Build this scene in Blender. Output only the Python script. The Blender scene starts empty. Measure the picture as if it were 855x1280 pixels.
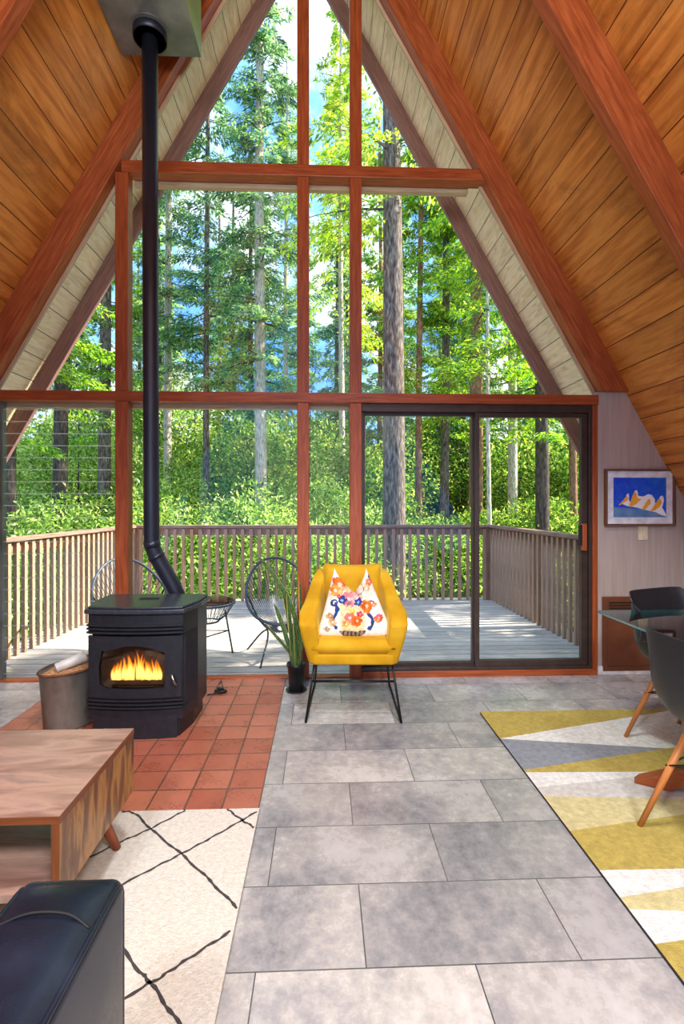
import bpy, math, random
import numpy as np
from mathutils import Vector, Matrix
random.seed(7)
RNG = np.random.default_rng(11)
C = bpy.context.scene.collection
PI = math.pi

# ------------------------------------------------------------------ helpers
def lin(c):
    r = []
    for v in c[:3]:
        v = v / 255.0
        r.append(v / 12.92 if v <= 0.04045 else ((v + 0.055) / 1.055) ** 2.4)
    return tuple(r) + (1.0,)

class MB:
    """collects geometry for ONE mesh object"""
    def __init__(s):
        s.v = []; s.f = []; s.uv = []; s.m = []
    def face(s, pts, uvs=None, m=0):
        i = len(s.v)
        s.v += [tuple(p) for p in pts]
        s.f.append(list(range(i, i + len(pts))))
        s.uv.append(uvs if uvs else [(p[0], p[1]) for p in pts]); s.m.append(m)
    def obox(s, o, a, b, c, m=0):
        """oriented box: centre o, full-length vectors a (grain), b, c"""
        o, a, b, c = Vector(o), Vector(a), Vector(b), Vector(c)
        la, lb, lc = a.length, b.length, c.length
        an, bn, cn = a.normalized(), b.normalized(), c.normalized()
        off = (o.x * 3.1 + o.y * 1.7 + o.z * 2.3)
        def q(x, y, z): return o + a * x + b * y + c * z
        h = .5
        quads = [((-h,-h,h),(h,-h,h),(h,h,h),(-h,h,h)), ((-h,h,-h),(h,h,-h),(h,-h,-h),(-h,-h,-h)),
                 ((-h,-h,-h),(h,-h,-h),(h,-h,h),(-h,-h,h)), ((-h,h,h),(h,h,h),(h,h,-h),(-h,h,-h)),
                 ((h,-h,-h),(h,h,-h),(h,h,h),(h,-h,h)), ((-h,h,-h),(-h,-h,-h),(-h,-h,h),(-h,h,h))]
        flip = a.cross(b).dot(c) < 0
        for qd in quads:
            if flip: qd = qd[::-1]
            s.face([q(*k) for k in qd], [(off + k[0] * la, off + k[1] * lb + k[2] * lc) for k in qd], m)
    def box(s, x0, x1, y0, y1, z0, z1, m=0, grain='x'):
        o = ((x0+x1)/2, (y0+y1)/2, (z0+z1)/2)
        X, Y, Z = (x1-x0,0,0), (0,y1-y0,0), (0,0,z1-z0)
        if grain == 'x': s.obox(o, X, Y, Z, m)
        elif grain == 'y': s.obox(o, Y, Z, X, m)
        else: s.obox(o, Z, X, Y, m)
    def beam(s, p0, p1, w, h, up=(0,0,1), m=0):
        p0, p1 = Vector(p0), Vector(p1); a = p1 - p0
        b = a.cross(Vector(up))
        if b.length < 1e-6: b = a.cross(Vector((1,0,0)))
        b.normalize(); c = b.cross(a).normalized()
        s.obox((p0+p1)/2, a, b*w, c*h, m)
    def tube(s, path, r, n=8, closed=False, m=0, caps=True):
        path = [Vector(p) for p in path]; k = len(path)
        rs = r if isinstance(r, (list, tuple)) else [r]*k
        rings = []; up = Vector((0.137, 0.213, 0.967)); prev = None
        L = 0; i0 = len(s.v)
        for i, p in enumerate(path):
            if closed: t = path[(i+1) % k] - path[i-1]
            else: t = path[min(i+1,k-1)] - path[max(i-1,0)]
            if t.length < 1e-9: t = Vector((0,0,1))
            t.normalize()
            if prev is None:
                u = t.cross(up)
                if u.length < 1e-3: u = t.cross(Vector((1,0,0)))
            else: u = prev - t * prev.dot(t)
            u.normalize(); prev = u; w = t.cross(u)
            rings.append([p + (u*math.cos(2*PI*j/n) + w*math.sin(2*PI*j/n))*rs[i] for j in range(n)])
        for R in rings: s.v += [tuple(x) for x in R]
        segs = k if closed else k-1
        for i in range(segs):
            l = (path[(i+1) % k]-path[i]).length
            for j in range(n):
                j2 = (j+1) % n; i2 = (i+1) % k
                s.f.append([i0+i*n+j, i0+i*n+j2, i0+i2*n+j2, i0+i2*n+j])
                c0, c1 = 2*PI*rs[i]*j/n, 2*PI*rs[i]*(j+1)/n
                s.uv.append([(L,c0),(L,c1),(L+l,c1),(L+l,c0)]); s.m.append(m)
            L += l
        if caps and not closed:
            for i, rev in ((0, True), (k-1, False)):
                idx = [i0+i*n+j for j in range(n)]
                if rev: idx = idx[::-1]
                s.f.append(idx); s.uv.append([(0,0)]*n); s.m.append(m)
    def lathe(s, prof, n=32, o=(0,0,0), m=0, sx=1, sy=1, rot=0):
        i0 = len(s.v); k = len(prof); cr, sr = math.cos(rot), math.sin(rot)
        for r, z in prof:
            for j in range(n):
                a = 2*PI*j/n; x, y = r*math.cos(a)*sx, r*math.sin(a)*sy
                s.v.append((o[0]+x*cr-y*sr, o[1]+x*sr+y*cr, o[2]+z))
        for i in range(k-1):
            for j in range(n):
                j2 = (j+1) % n
                s.f.append([i0+i*n+j, i0+i*n+j2, i0+(i+1)*n+j2, i0+(i+1)*n+j])
                s.uv.append([(j/n,prof[i][1]),((j+1)/n,prof[i][1]),((j+1)/n,prof[i+1][1]),(j/n,prof[i+1][1])]); s.m.append(m)
        for i, rev in ((0, True), (k-1, False)):
            if prof[i][0] > 1e-4:
                idx = [i0+i*n+j for j in range(n)]
                if rev: idx = idx[::-1]
                s.f.append(idx); s.uv.append([(0,0)]*n); s.m.append(m)
    def prism(s, poly, z0, z1, m=0):
        n = len(poly)
        s.face([(p[0],p[1],z1) for p in poly], None, m)
        s.face([(p[0],p[1],z0) for p in poly[::-1]], None, m)
        L = 0
        for i in range(n):
            a, b = poly[i], poly[(i+1) % n]; l = math.hypot(a[0]-b[0], a[1]-b[1])
            s.face([(a[0],a[1],z0),(b[0],b[1],z0),(b[0],b[1],z1),(a[0],a[1],z1)], [(L,z0),(L+l,z0),(L+l,z1),(L,z1)], m)
            L += l
    def grid(s, fn, nu, nv, m=0, uvs=None, closed_u=False):
        i0 = len(s.v)
        for j in range(nv+1):
            for i in range(nu if closed_u else nu+1): s.v.append(tuple(fn(i/nu, j/nv)))
        w = nu if closed_u else nu+1
        for j in range(nv):
            for i in range(nu):
                i2 = (i+1) % w
                s.f.append([i0+j*w+i, i0+j*w+i2, i0+(j+1)*w+i2, i0+(j+1)*w+i])
                s.uv.append([(i/nu,j/nv),((i+1)/nu,j/nv),((i+1)/nu,(j+1)/nv),(i/nu,(j+1)/nv)]); s.m.append(m)
    def build(s, name, mats, parent=None, smooth=False, bevel=0, merge=False, sub=0, solid=0, seg=2):
        me = bpy.data.meshes.new(name)
        me.from_pydata(s.v, [], s.f)
        uv = me.uv_layers.new(name='UVMap')
        flat = np.array([c for f in s.uv for c in f], dtype=np.float32).ravel()
        uv.data.foreach_set('uv', flat)
        if not isinstance(mats, (list, tuple)): mats = [mats]
        for m in mats: me.materials.append(m)
        me.polygons.foreach_set('material_index', np.array(s.m, dtype=np.int32))
        if smooth: me.polygons.foreach_set('use_smooth', np.ones(len(s.f), dtype=bool))
        o = bpy.data.objects.new(name, me); C.objects.link(o)
        if merge or bevel or sub or solid:
            import bmesh
            bm = bmesh.new(); bm.from_mesh(me)
            bmesh.ops.remove_doubles(bm, verts=bm.verts, dist=1e-5)
            bmesh.ops.recalc_face_normals(bm, faces=bm.faces)
            bm.to_mesh(me); bm.free()
        if solid:
            md = o.modifiers.new('solid', 'SOLIDIFY'); md.thickness = abs(solid); md.offset = -1 if solid > 0 else 1
        if bevel:
            md = o.modifiers.new('bevel', 'BEVEL'); md.width = bevel; md.segments = seg; md.limit_method = 'ANGLE'; md.angle_limit = math.radians(35)
        if sub:
            md = o.modifiers.new('sub', 'SUBSURF'); md.levels = sub; md.render_levels = sub
        if parent: o.parent = parent
        return o

def tag(o, label=None, cat=None, group=None, kind=None):
    if label: o['label'] = label
    if cat: o['category'] = cat
    if group: o['group'] = group
    if kind: o['kind'] = kind
    return o
def thing(name, label, cat, loc=(0,0,0), rz=0, group=None):
    o = bpy.data.objects.new(name, None); C.objects.link(o)
    o.empty_display_size = .1
    o.location = loc; o.rotation_euler = (0,0,rz)
    return tag(o, label, cat, group)
def struct(name, mb, m, parent=None, **k):
    o = mb.build(name, m, parent, **k)
    if parent is None: o['kind'] = 'structure'
    return o
def copy_tree(o, parent=None):
    c = o.copy(); C.objects.link(c)
    if parent is not None: c.parent = parent
    for ch in [x for x in bpy.data.objects if x.parent == o and x.name in C.objects]:
        copy_tree(ch, c)
    return c
def cat_rom(pts, n=6, closed=False):
    pts = [Vector(p) for p in pts]; k = len(pts); out = []
    rng = range(k) if closed else range(k-1)
    for i in rng:
        p0 = pts[(i-1) % k] if closed or i > 0 else pts[0]*2-pts[1]
        p1, p2 = pts[i], pts[(i+1) % k]
        p3 = pts[(i+2) % k] if closed or i+2 < k else pts[-1]*2-pts[-2]
        for j in range(n):
            t = j/n
            out.append(.5*((2*p1)+(p2-p0)*t+(2*p0-5*p1+4*p2-p3)*t*t+(3*p1-p0-3*p2+p3)*t**3))
    if not closed: out.append(pts[-1])
    return out
def sst(a, b, x):
    t = min(1, max(0, (x-a)/(b-a))); return t*t*(3-2*t)

# ------------------------------------------------------------------ materials
def newmat(name):
    m = bpy.data.materials.new(name); m.use_nodes = True
    nt = m.node_tree; nt.nodes.clear()
    out = nt.nodes.new('ShaderNodeOutputMaterial')
    return m, nt, out
def N(nt, t, **k):
    n = nt.nodes.new(t)
    for a, b in k.items():
        if a in n.inputs.keys() if hasattr(n.inputs,'keys') else False: n.inputs[a].default_value = b
        else: setattr(n, a, b)
    return n
def ramp(nt, stops):
    r = nt.nodes.new('ShaderNodeValToRGB'); e = r.color_ramp.elements
    while len(e) < len(stops): e.new(.5)
    for i, (p, c) in enumerate(stops):
        e[i].position = p; e[i].color = c if len(c) == 4 else lin(c)
    return r
def noise_mat(name, stops, scale=(1,1,1), nscale=5, detail=6, rough=.6, dist=0, coord='Object', bump=0, bscale=None, metal=0, spec=.5, rrange=None, coat=0, nrough=.55):
    m, nt, out = newmat(name); L = nt.links
    b = nt.nodes.new('ShaderNodeBsdfPrincipled'); L.new(b.outputs[0], out.inputs[0])
    b.inputs['Roughness'].default_value = rough; b.inputs['Metallic'].default_value = metal
    b.inputs['Specular IOR Level'].default_value = spec; b.inputs['Coat Weight'].default_value = coat
    b.inputs['Coat Roughness'].default_value = .15
    tc = nt.nodes.new('ShaderNodeTexCoord'); mp = nt.nodes.new('ShaderNodeMapping')
    mp.inputs['Scale'].default_value = scale
    L.new(tc.outputs[coord], mp.inputs[0])
    no = nt.nodes.new('ShaderNodeTexNoise'); no.inputs['Scale'].default_value = nscale
    no.inputs['Detail'].default_value = detail; no.inputs['Distortion'].default_value = dist; no.inputs['Roughness'].default_value = nrough
    L.new(mp.outputs[0], no.inputs['Vector'])
    r = ramp(nt, stops); L.new(no.outputs['Fac'], r.inputs[0]); L.new(r.outputs[0], b.inputs['Base Color'])
    if rrange:
        mr = nt.nodes.new('ShaderNodeMapRange'); mr.inputs[3].default_value, mr.inputs[4].default_value = rrange
        mr.inputs[1].default_value = .3; mr.inputs[2].default_value = .7
        L.new(no.outputs['Fac'], mr.inputs[0]); L.new(mr.outputs[0], b.inputs['Roughness'])
    if bump:
        bp = nt.nodes.new('ShaderNodeBump'); bp.inputs['Strength'].default_value = bump; bp.inputs['Distance'].default_value = .01
        src = no
        if bscale:
            src = nt.nodes.new('ShaderNodeTexNoise'); src.inputs['Scale'].default_value = bscale; src.inputs['Detail'].default_value = 4
            L.new(mp.outputs[0], src.inputs['Vector'])
        L.new(src.outputs['Fac'], bp.inputs['Height']); L.new(bp.outputs[0], b.inputs['Normal'])
    return m
def flat(name, c, rough=.5, metal=0, spec=.5, **k):
    d = tuple(max(0, x*.86) for x in c); l = tuple(min(255, x*1.08) for x in c)
    return noise_mat(name, [(.3, d), (.7, l)], nscale=k.pop('nscale', 14), rough=rough, metal=metal, spec=spec, **k)

def planks_mat(name, stops, groove_col, pitch=.2, axis=1, phase=0, nscale=3, stretch=(1,6,1), rough=.45, groove=.018, dist=1.2, bump=.15, var=.25, dark=None, spec=.4):
    """boards from the UV map: u along the grain, v across it, in metres"""
    m, nt, out = newmat(name); L = nt.links
    b = nt.nodes.new('ShaderNodeBsdfPrincipled'); L.new(b.outputs[0], out.inputs[0])
    b.inputs['Roughness'].default_value = rough; b.inputs['Specular IOR Level'].default_value = spec
    uv = nt.nodes.new('ShaderNodeUVMap'); uv.uv_map = 'UVMap'
    sp = nt.nodes.new('ShaderNodeSeparateXYZ'); L.new(uv.outputs[0], sp.inputs[0])
    dv = N(nt, 'ShaderNodeMath', operation='MULTIPLY_ADD'); dv.inputs[1].default_value = 1/pitch; dv.inputs[2].default_value = phase
    L.new(sp.outputs[1], dv.inputs[0])
    fl = N(nt, 'ShaderNodeMath', operation='FLOOR'); L.new(dv.outputs[0], fl.inputs[0])
    fr = N(nt, 'ShaderNodeMath', operation='FRACT'); L.new(dv.outputs[0], fr.inputs[0])
    # distance from groove
    pp = N(nt, 'ShaderNodeMath', operation='PINGPONG'); pp.inputs[1].default_value = .5; L.new(fr.outputs[0], pp.inputs[0])
    gm = nt.nodes.new('ShaderNodeMapRange'); gm.inputs[1].default_value = groove*.6; gm.inputs[2].default_value = groove*1.4
    L.new(pp.outputs[0], gm.inputs[0])
    wn = nt.nodes.new('ShaderNodeTexWhiteNoise'); wn.noise_dimensions = '1D'; L.new(fl.outputs[0], wn.inputs['W'])
    cb = nt.nodes.new('ShaderNodeCombineXYZ')
    ad = N(nt, 'ShaderNodeMath', operation='MULTIPLY_ADD'); ad.inputs[1].default_value = 37.0; L.new(wn.outputs[0], ad.inputs[0]); L.new(sp.outputs[0], ad.inputs[2])
    L.new(ad.outputs[0], cb.inputs[0]); L.new(sp.outputs[1], cb.inputs[1]); L.new(wn.outputs[0], cb.inputs[2])
    mp = nt.nodes.new('ShaderNodeMapping'); mp.inputs['Scale'].default_value = stretch; L.new(cb.outputs[0], mp.inputs[0])
    no = nt.nodes.new('ShaderNodeTexNoise'); no.inputs['Scale'].default_value = nscale; no.inputs['Detail'].default_value = 7; no.inputs['Distortion'].default_value = dist
    L.new(mp.outputs[0], no.inputs['Vector'])
    r = ramp(nt, stops); L.new(no.outputs['Fac'], r.inputs[0])
    # board to board variation
    hv = nt.nodes.new('ShaderNodeHueSaturation'); L.new(r.outputs[0], hv.inputs['Color'])
    vr = nt.nodes.new('ShaderNodeMapRange'); vr.inputs[3].default_value = 1-var; vr.inputs[4].default_value = 1+var; L.new(wn.outputs[0], vr.inputs[0]); L.new(vr.outputs[0], hv.inputs['Value'])
    last = hv.outputs[0]
    if dark:   # smoky stains of old plywood
        n2 = nt.nodes.new('ShaderNodeTexNoise'); n2.inputs['Scale'].default_value = 1.7; n2.inputs['Detail'].default_value = 9; n2.inputs['Roughness'].default_value = .72; n2.inputs['Distortion'].default_value = .8
        mp2 = nt.nodes.new('ShaderNodeMapping'); mp2.inputs['Scale'].default_value = (1.0, 1.8, 1); L.new(uv.outputs[0], mp2.inputs[0]); L.new(mp2.outputs[0], n2.inputs['Vector'])
        r2 = nt.nodes.new('ShaderNodeMapRange'); r2.inputs[1].default_value = .52; r2.inputs[2].default_value = .78; r2.inputs[4].default_value = .75; L.new(n2.outputs['Fac'], r2.inputs[0])
        mx = nt.nodes.new('ShaderNodeMix'); mx.data_type = 'RGBA'; mx.inputs[7].default_value = lin(dark); L.new(r2.outputs[0], mx.inputs[0]); L.new(last, mx.inputs[6]); last = mx.outputs[2]
    mg = nt.nodes.new('ShaderNodeMix'); mg.data_type = 'RGBA'; mg.inputs[6].default_value = lin(groove_col); L.new(gm.outputs[0], mg.inputs[0]); L.new(last, mg.inputs[7])
    L.new(mg.outputs[2], b.inputs['Base Color'])
    bp = nt.nodes.new('ShaderNodeBump'); bp.inputs['Strength'].default_value = .6; bp.inputs['Distance'].default_value = .006
    L.new(gm.outputs[0], bp.inputs['Height'])
    bp2 = nt.nodes.new('ShaderNodeBump'); bp2.inputs['Strength'].default_value = bump; bp2.inputs['Distance'].default_value = .004
    L.new(no.outputs['Fac'], bp2.inputs['Height']); L.new(bp.outputs[0], bp2.inputs['Normal']); L.new(bp2.outputs[0], b.inputs['Normal'])
    return m

def wood(name, d, mid, l, rough=.4, stretch=(1.2, 14, 1), nscale=4, dist=.6, bump=.08, spec=.4, coat=0):
    return noise_mat(name, [(.25, d), (.5, mid), (.75, l)], scale=stretch, nscale=nscale, dist=dist, rough=rough, coord='UV', bump=bump, spec=spec, coat=coat)

def tiles_mat(name, c1, c2, mortar, bw, rh, msize, origin, offset, rough=(.25,.5), nscale=2.2, mott=None, mott_amt=.6, bump=.25):
    m, nt, out = newmat(name); L = nt.links
    b = nt.nodes.new('ShaderNodeBsdfPrincipled'); L.new(b.outputs[0], out.inputs[0])
    tc = nt.nodes.new('ShaderNodeTexCoord'); mp = nt.nodes.new('ShaderNodeMapping')
    mp.inputs['Location'].default_value = (-origin[0], -origin[1], 0); L.new(tc.outputs['Object'], mp.inputs[0])
    br = nt.nodes.new('ShaderNodeTexBrick'); br.offset = offset; br.offset_frequency = 2; br.squash = 1; br.squash_frequency = 2
    br.inputs['Scale'].default_value = 1; br.inputs['Brick Width'].default_value = bw; br.inputs['Row Height'].default_value = rh
    br.inputs['Mortar Size'].default_value = msize; br.inputs['Mortar Smooth'].default_value = .2; br.inputs['Bias'].default_value = 0
    br.inputs['Color1'].default_value = lin(c1); br.inputs['Color2'].default_value = lin(c2); br.inputs['Mortar'].default_value = lin(mortar)
    L.new(mp.outputs[0], br.inputs['Vector'])
    mx0 = N(nt, 'ShaderNodeVectorMath', operation='MULTIPLY_ADD'); mx0.inputs[1].default_value = (23,23,0)
    L.new(br.outputs['Color'], mx0.inputs[0]); L.new(mp.outputs[0], mx0.inputs[2])
    def nz(sc, de, ro):
        q = nt.nodes.new('ShaderNodeTexNoise'); q.noise_dimensions = '2D'; q.inputs['Scale'].default_value = sc; q.inputs['Detail'].default_value = de; q.inputs['Roughness'].default_value = ro
        L.new(mx0.outputs[0], q.inputs['Vector']); return q
    na, nb_ = nz(nscale, 4, .6), nz(nscale*9, 6, .75)
    no = N(nt, 'ShaderNodeMix'); no.data_type = 'FLOAT'; no.inputs[0].default_value = .38
    L.new(na.outputs['Fac'], no.inputs[2]); L.new(nb_.outputs['Fac'], no.inputs[3])
    class _O: pass
    no_ = no; no = _O(); no.outputs = {'Fac': no_.outputs[0]}
    r = ramp(nt, mott); L.new(no.outputs['Fac'], r.inputs[0])
    mx = nt.nodes.new('ShaderNodeMix'); mx.data_type = 'RGBA'; mx.blend_type = 'MULTIPLY'; mx.inputs[0].default_value = mott_amt
    L.new(br.outputs['Color'], mx.inputs[6]); L.new(r.outputs[0], mx.inputs[7])
    L.new(mx.outputs[2], b.inputs['Base Color'])
    mr = nt.nodes.new('ShaderNodeMapRange'); mr.inputs[1].default_value = .3; mr.inputs[2].default_value = .7; mr.inputs[3].default_value, mr.inputs[4].default_value = rough
    L.new(no.outputs['Fac'], mr.inputs[0]); L.new(mr.outputs[0], b.inputs['Roughness'])
    iv = N(nt, 'ShaderNodeMath', operation='SUBTRACT'); iv.inputs[0].default_value = 1; L.new(br.outputs['Fac'], iv.inputs[1])
    ad = N(nt, 'ShaderNodeMath', operation='MULTIPLY_ADD'); ad.inputs[1].default_value = .25; L.new(no.outputs['Fac'], ad.inputs[0]); L.new(iv.outputs[0], ad.inputs[2])
    bp = nt.nodes.new('ShaderNodeBump'); bp.inputs['Strength'].default_value = bump; bp.inputs['Distance'].default_value = .004
    L.new(ad.outputs[0], bp.inputs['Height']); L.new(bp.outputs[0], b.inputs['Normal'])
    return m

def glass_mat(name, tint=(1,1,1,1), ior=1.5, refl=1.0):
    m, nt, out = newmat(name); L = nt.links
    t = nt.nodes.new('ShaderNodeBsdfTransparent'); t.inputs[0].default_value = tint
    g = nt.nodes.new('ShaderNodeBsdfGlossy'); g.inputs['Roughness'].default_value = 0.0
    fr = nt.nodes.new('ShaderNodeFresnel'); fr.inputs[0].default_value = ior
    ml = N(nt, 'ShaderNodeMath', operation='MULTIPLY'); ml.inputs[1].default_value = refl; L.new(fr.outputs[0], ml.inputs[0])
    mx = nt.nodes.new('ShaderNodeMixShader'); L.new(ml.outputs[0], mx.inputs[0]); L.new(t.outputs[0], mx.inputs[1]); L.new(g.outputs[0], mx.inputs[2])
    L.new(mx.outputs[0], out.inputs[0]); return m
def attr_mat(name, attr='Col', rough=.8, bump=0, bscale=300, transl=0, spec=.3):
    m, nt, out = newmat(name); L = nt.links
    a = nt.nodes.new('ShaderNodeAttribute'); a.attribute_name = attr
    if transl:
        d = nt.nodes.new('ShaderNodeBsdfDiffuse'); t = nt.nodes.new('ShaderNodeBsdfTranslucent')
        L.new(a.outputs['Color'], d.inputs[0])
        h = nt.nodes.new('ShaderNodeHueSaturation'); h.inputs['Hue'].default_value = .488; h.inputs['Saturation'].default_value = 1.1; h.inputs['Value'].default_value = 1.25
        L.new(a.outputs['Color'], h.inputs['Color']); L.new(h.outputs[0], t.inputs[0])
        mx = nt.nodes.new('ShaderNodeMixShader'); mx.inputs[0].default_value = transl
        L.new(d.outputs[0], mx.inputs[1]); L.new(t.outputs[0], mx.inputs[2]); L.new(mx.outputs[0], out.inputs[0])
        return m
    b = nt.nodes.new('ShaderNodeBsdfPrincipled'); L.new(b.outputs[0], out.inputs[0]); L.new(a.outputs['Color'], b.inputs['Base Color'])
    b.inputs['Roughness'].default_value = rough; b.inputs['Specular IOR Level'].default_value = spec
    if bump:
        tc = nt.nodes.new('ShaderNodeTexCoord'); no = nt.nodes.new('ShaderNodeTexNoise'); no.inputs['Scale'].default_value = bscale
        L.new(tc.outputs['Object'], no.inputs['Vector']); bp = nt.nodes.new('ShaderNodeBump'); bp.inputs['Strength'].default_value = bump; bp.inputs['Distance'].default_value = .003
        L.new(no.outputs['Fac'], bp.inputs['Height']); L.new(bp.outputs[0], b.inputs['Normal'])
    return m

M = {}
M['rafter'] = wood('redwood_rafter', (122,58,28), (156,80,40), (182,104,58), rough=.42)
M['frame'] = wood('redwood_frame', (122,54,26), (154,74,36), (176,94,50), rough=.38)
M['ceil'] = planks_mat('stained_plywood_ceiling', [(.25,(156,92,38)), (.45,(194,124,54)), (.6,(214,146,70)), (.8,(178,110,46))], (64,30,10), pitch=.2, nscale=2.4, stretch=(1.0,9,1), dist=.5, rough=.5, dark=(104,64,30), var=.10, groove=.014, spec=.3)
M['soffit'] = planks_mat('pale_soffit_boards', [(.3,(222,194,152)), (.5,(244,218,176)), (.72,(252,234,200))], (96,84,68), pitch=.2, nscale=3, stretch=(1.5,9,1), rough=.7, var=.08, groove=.016)
M['fascia'] = wood('brown_fascia', (116,82,76), (146,108,100), (164,124,114), rough=.6)
M['exttrim'] = wood('pale_exterior_trim', (166,138,106), (190,164,130), (206,184,150), rough=.6)
M['wall'] = noise_mat('beige_wall_panel', [(.3,(166,150,140)), (.7,(182,166,156))], scale=(24,1,1.2), nscale=2, rough=.6, bump=.04)
M['white'] = flat('white_paint', (226,226,228), rough=.45)
M['floor'] = tiles_mat('slate_grey_floor_tile', (164,164,168), (200,199,198), (100,100,100), .617, .3085, .0022, (.1215,1.694), .5, rough=(.18,.32), nscale=2.2,
    mott=[(.34,(152,150,156)), (.46,(200,197,197)), (.54,(230,224,217)), (.66,(255,252,247))], mott_amt=.9)
M['terra'] = tiles_mat('terracotta_hearth_tile', (160,92,72), (182,114,92), (108,78,64), .159, .159, .0048, (-.272,2.118), 0, rough=(.22,.4), nscale=5,
    mott=[(.35,(196,178,172)), (.52,(240,232,228)), (.66,(255,250,246))], mott_amt=.6, bump=.5)
M['glass'] = glass_mat('window_glass', ior=1.45, refl=.9)
M['louvre'] = glass_mat('louvre_glass', tint=(.95,.97,.97,1), ior=1.45)
m, nt, out = newmat('louvre_glass_edge')
a_ = nt.nodes.new('ShaderNodeBsdfTransparent'); b_ = nt.nodes.new('ShaderNodeBsdfTranslucent'); c_ = nt.nodes.new('ShaderNodeMixShader'); c_.inputs[0].default_value = .30
b_.inputs[0].default_value = (.95,.97,1,1); nt.links.new(a_.outputs[0], c_.inputs[1]); nt.links.new(b_.outputs[0], c_.inputs[2]); nt.links.new(c_.outputs[0], out.inputs[0]); M['louvre_edge'] = m
M['tglass'] = glass_mat('table_glass', tint=(.90,.95,.93,1), ior=1.52, refl=1.5)
M['tglass_edge'] = flat('table_glass_edge', (58,118,122), rough=.08)
M['alu'] = flat('brown_door_aluminium', (70,56,50), rough=.4, metal=.3)
M['dark'] = flat('dark_slot', (16,14,14), rough=.7)
M['deck'] = planks_mat('weathered_deck_boards', [(.25,(150,142,134)), (.5,(190,182,172)), (.75,(214,206,198))], (70,66,62), pitch=.14, nscale=4, stretch=(1.2,14,1), rough=.8, var=.14, groove=.03, spec=.2)
M['rail'] = wood('weathered_rail_wood', (118,92,78), (150,120,102), (176,146,124), rough=.8)
M['baluster'] = wood('weathered_baluster_wood', (140,112,92), (168,138,114), (190,160,134), rough=.8, nscale=3)
M['stove'] = noise_mat('black_stove_steel', [(.3,(33,35,41)), (.7,(44,46,54))], nscale=30, rough=.42, metal=.35, bump=.03)
M['stovetop'] = noise_mat('black_stove_top_sheen', [(.3,(52,55,63)), (.7,(66,70,80))], nscale=40, rough=.27, metal=.35)  # paler bluish base paints in the window's reflection on the top
M['pipe'] = noise_mat('blue_black_stovepipe', [(.3,(30,33,44)), (.7,(46,50,62))], scale=(1,1,.4), nscale=6, rough=.36, metal=.4)
M['soot'] = noise_mat('sooty_firebox', [(.3,(40,26,16)), (.7,(86,58,34))], nscale=12, rough=.9)
M['steel'] = noise_mat('grey_sheet_metal', [(.3,(96,100,98)), (.55,(124,128,124)), (.8,(150,152,146))], nscale=5, rough=.35, metal=.6)
M['chrome'] = flat('steel_handle', (160,160,160), rough=.25, metal=1)
M['black'] = flat('black_metal', (26,26,28), rough=.4, metal=.4)
M['plastic_black'] = flat('black_plastic', (24,24,26), rough=.35)
M['galv'] = noise_mat('rusty_galvanised_steel', [(.3,(92,70,54)), (.42,(110,108,100)), (.6,(136,138,132)), (.8,(112,92,72))], scale=(1,1,.5), nscale=7, rough=.42, metal=.55, detail=8)
M['rust'] = noise_mat('rusty_rim', [(.3,(70,42,28)), (.7,(124,80,52))], nscale=25, rough=.7, metal=.3)
M['pellet'] = noise_mat('wood_pellets', [(.3,(118,76,46)), (.5,(178,128,88)), (.7,(210,168,126))], nscale=70, rough=.9, bump=.8)
M['cup'] = flat('frosted_scoop_plastic', (196,190,184), rough=.4)
M['table'] = noise_mat('rustic_brown_wood_sheen', [(.22,(104,76,66)), (.42,(140,110,98)), (.54,(166,134,118)), (.66,(138,112,104)), (.82,(104,80,74))], scale=(1,4,1), nscale=3, dist=.7, rough=.26, coord='UV', detail=10, spec=.9)  # greyish pink in the brown grain paints in the sky's sheen
M['tableside'] = noise_mat('rustic_gold_table_wood', [(.28,(66,42,30)), (.45,(112,74,46)), (.56,(170,124,68)), (.66,(128,86,50)), (.8,(84,54,38))], scale=(1.6,7,1), nscale=2.6, dist=.7, rough=.38, coord='UV', detail=7)
M['tableedge'] = wood('table_edge_band', (92,50,26), (116,66,36), (134,80,46), rough=.4)
M['leather'] = noise_mat('navy_leather', [(.3,(15,19,31)), (.55,(22,28,44)), (.75,(36,44,64))], nscale=5, rough=.3, spec=.6, rrange=(.2,.36), bump=.05, bscale=220)
M['velvet'] = noise_mat('mustard_velvet', [(.25,(160,114,4)), (.5,(192,144,14)), (.75,(208,166,40))], nscale=4, rough=.75, bump=.06, bscale=90, spec=.2)
_b = [n for n in M['velvet'].node_tree.nodes if n.type == 'BSDF_PRINCIPLED'][0]
_b.inputs['Sheen Weight'].default_value = .6; _b.inputs['Sheen Roughness'].default_value = .35; _b.inputs['Sheen Tint'].default_value = lin((255,226,120))
M['shell'] = noise_mat('black_chair_shell', [(.3,(26,28,33)), (.7,(34,36,42))], nscale=20, rough=.38)
M['beech'] = wood('beech_dowel', (166,96,44), (196,124,64), (212,146,84), rough=.4, nscale=3)
M['tablewood'] = wood('cherry_table_leg', (122,56,26), (150,76,38), (172,96,54), rough=.35)
M['cream'] = noise_mat('cream_wool', [(.3,(194,188,176)), (.7,(218,212,202))], nscale=60, rough=.95, bump=.6, bscale=160, spec=.1)
M['charcoal'] = flat('charcoal_wool', (70,66,66), rough=.95, nscale=80, spec=.1)
def wool(n, c): return noise_mat(n, [(.3, tuple(x*.9 for x in c)), (.7, tuple(min(255,x*1.06) for x in c))], nscale=45, rough=.95, bump=.6, bscale=170, spec=.1)
M['gold'] = wool('gold_wool', (178,158,84)); M['lgold'] = wool('pale_gold_wool', (200,188,138)); M['gwhite'] = wool('ivory_wool', (220,218,212)); M['ggrey'] = wool('grey_wool', (138,142,148)); M['lgrey'] = wool('pale_grey_wool', (196,192,184))
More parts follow.
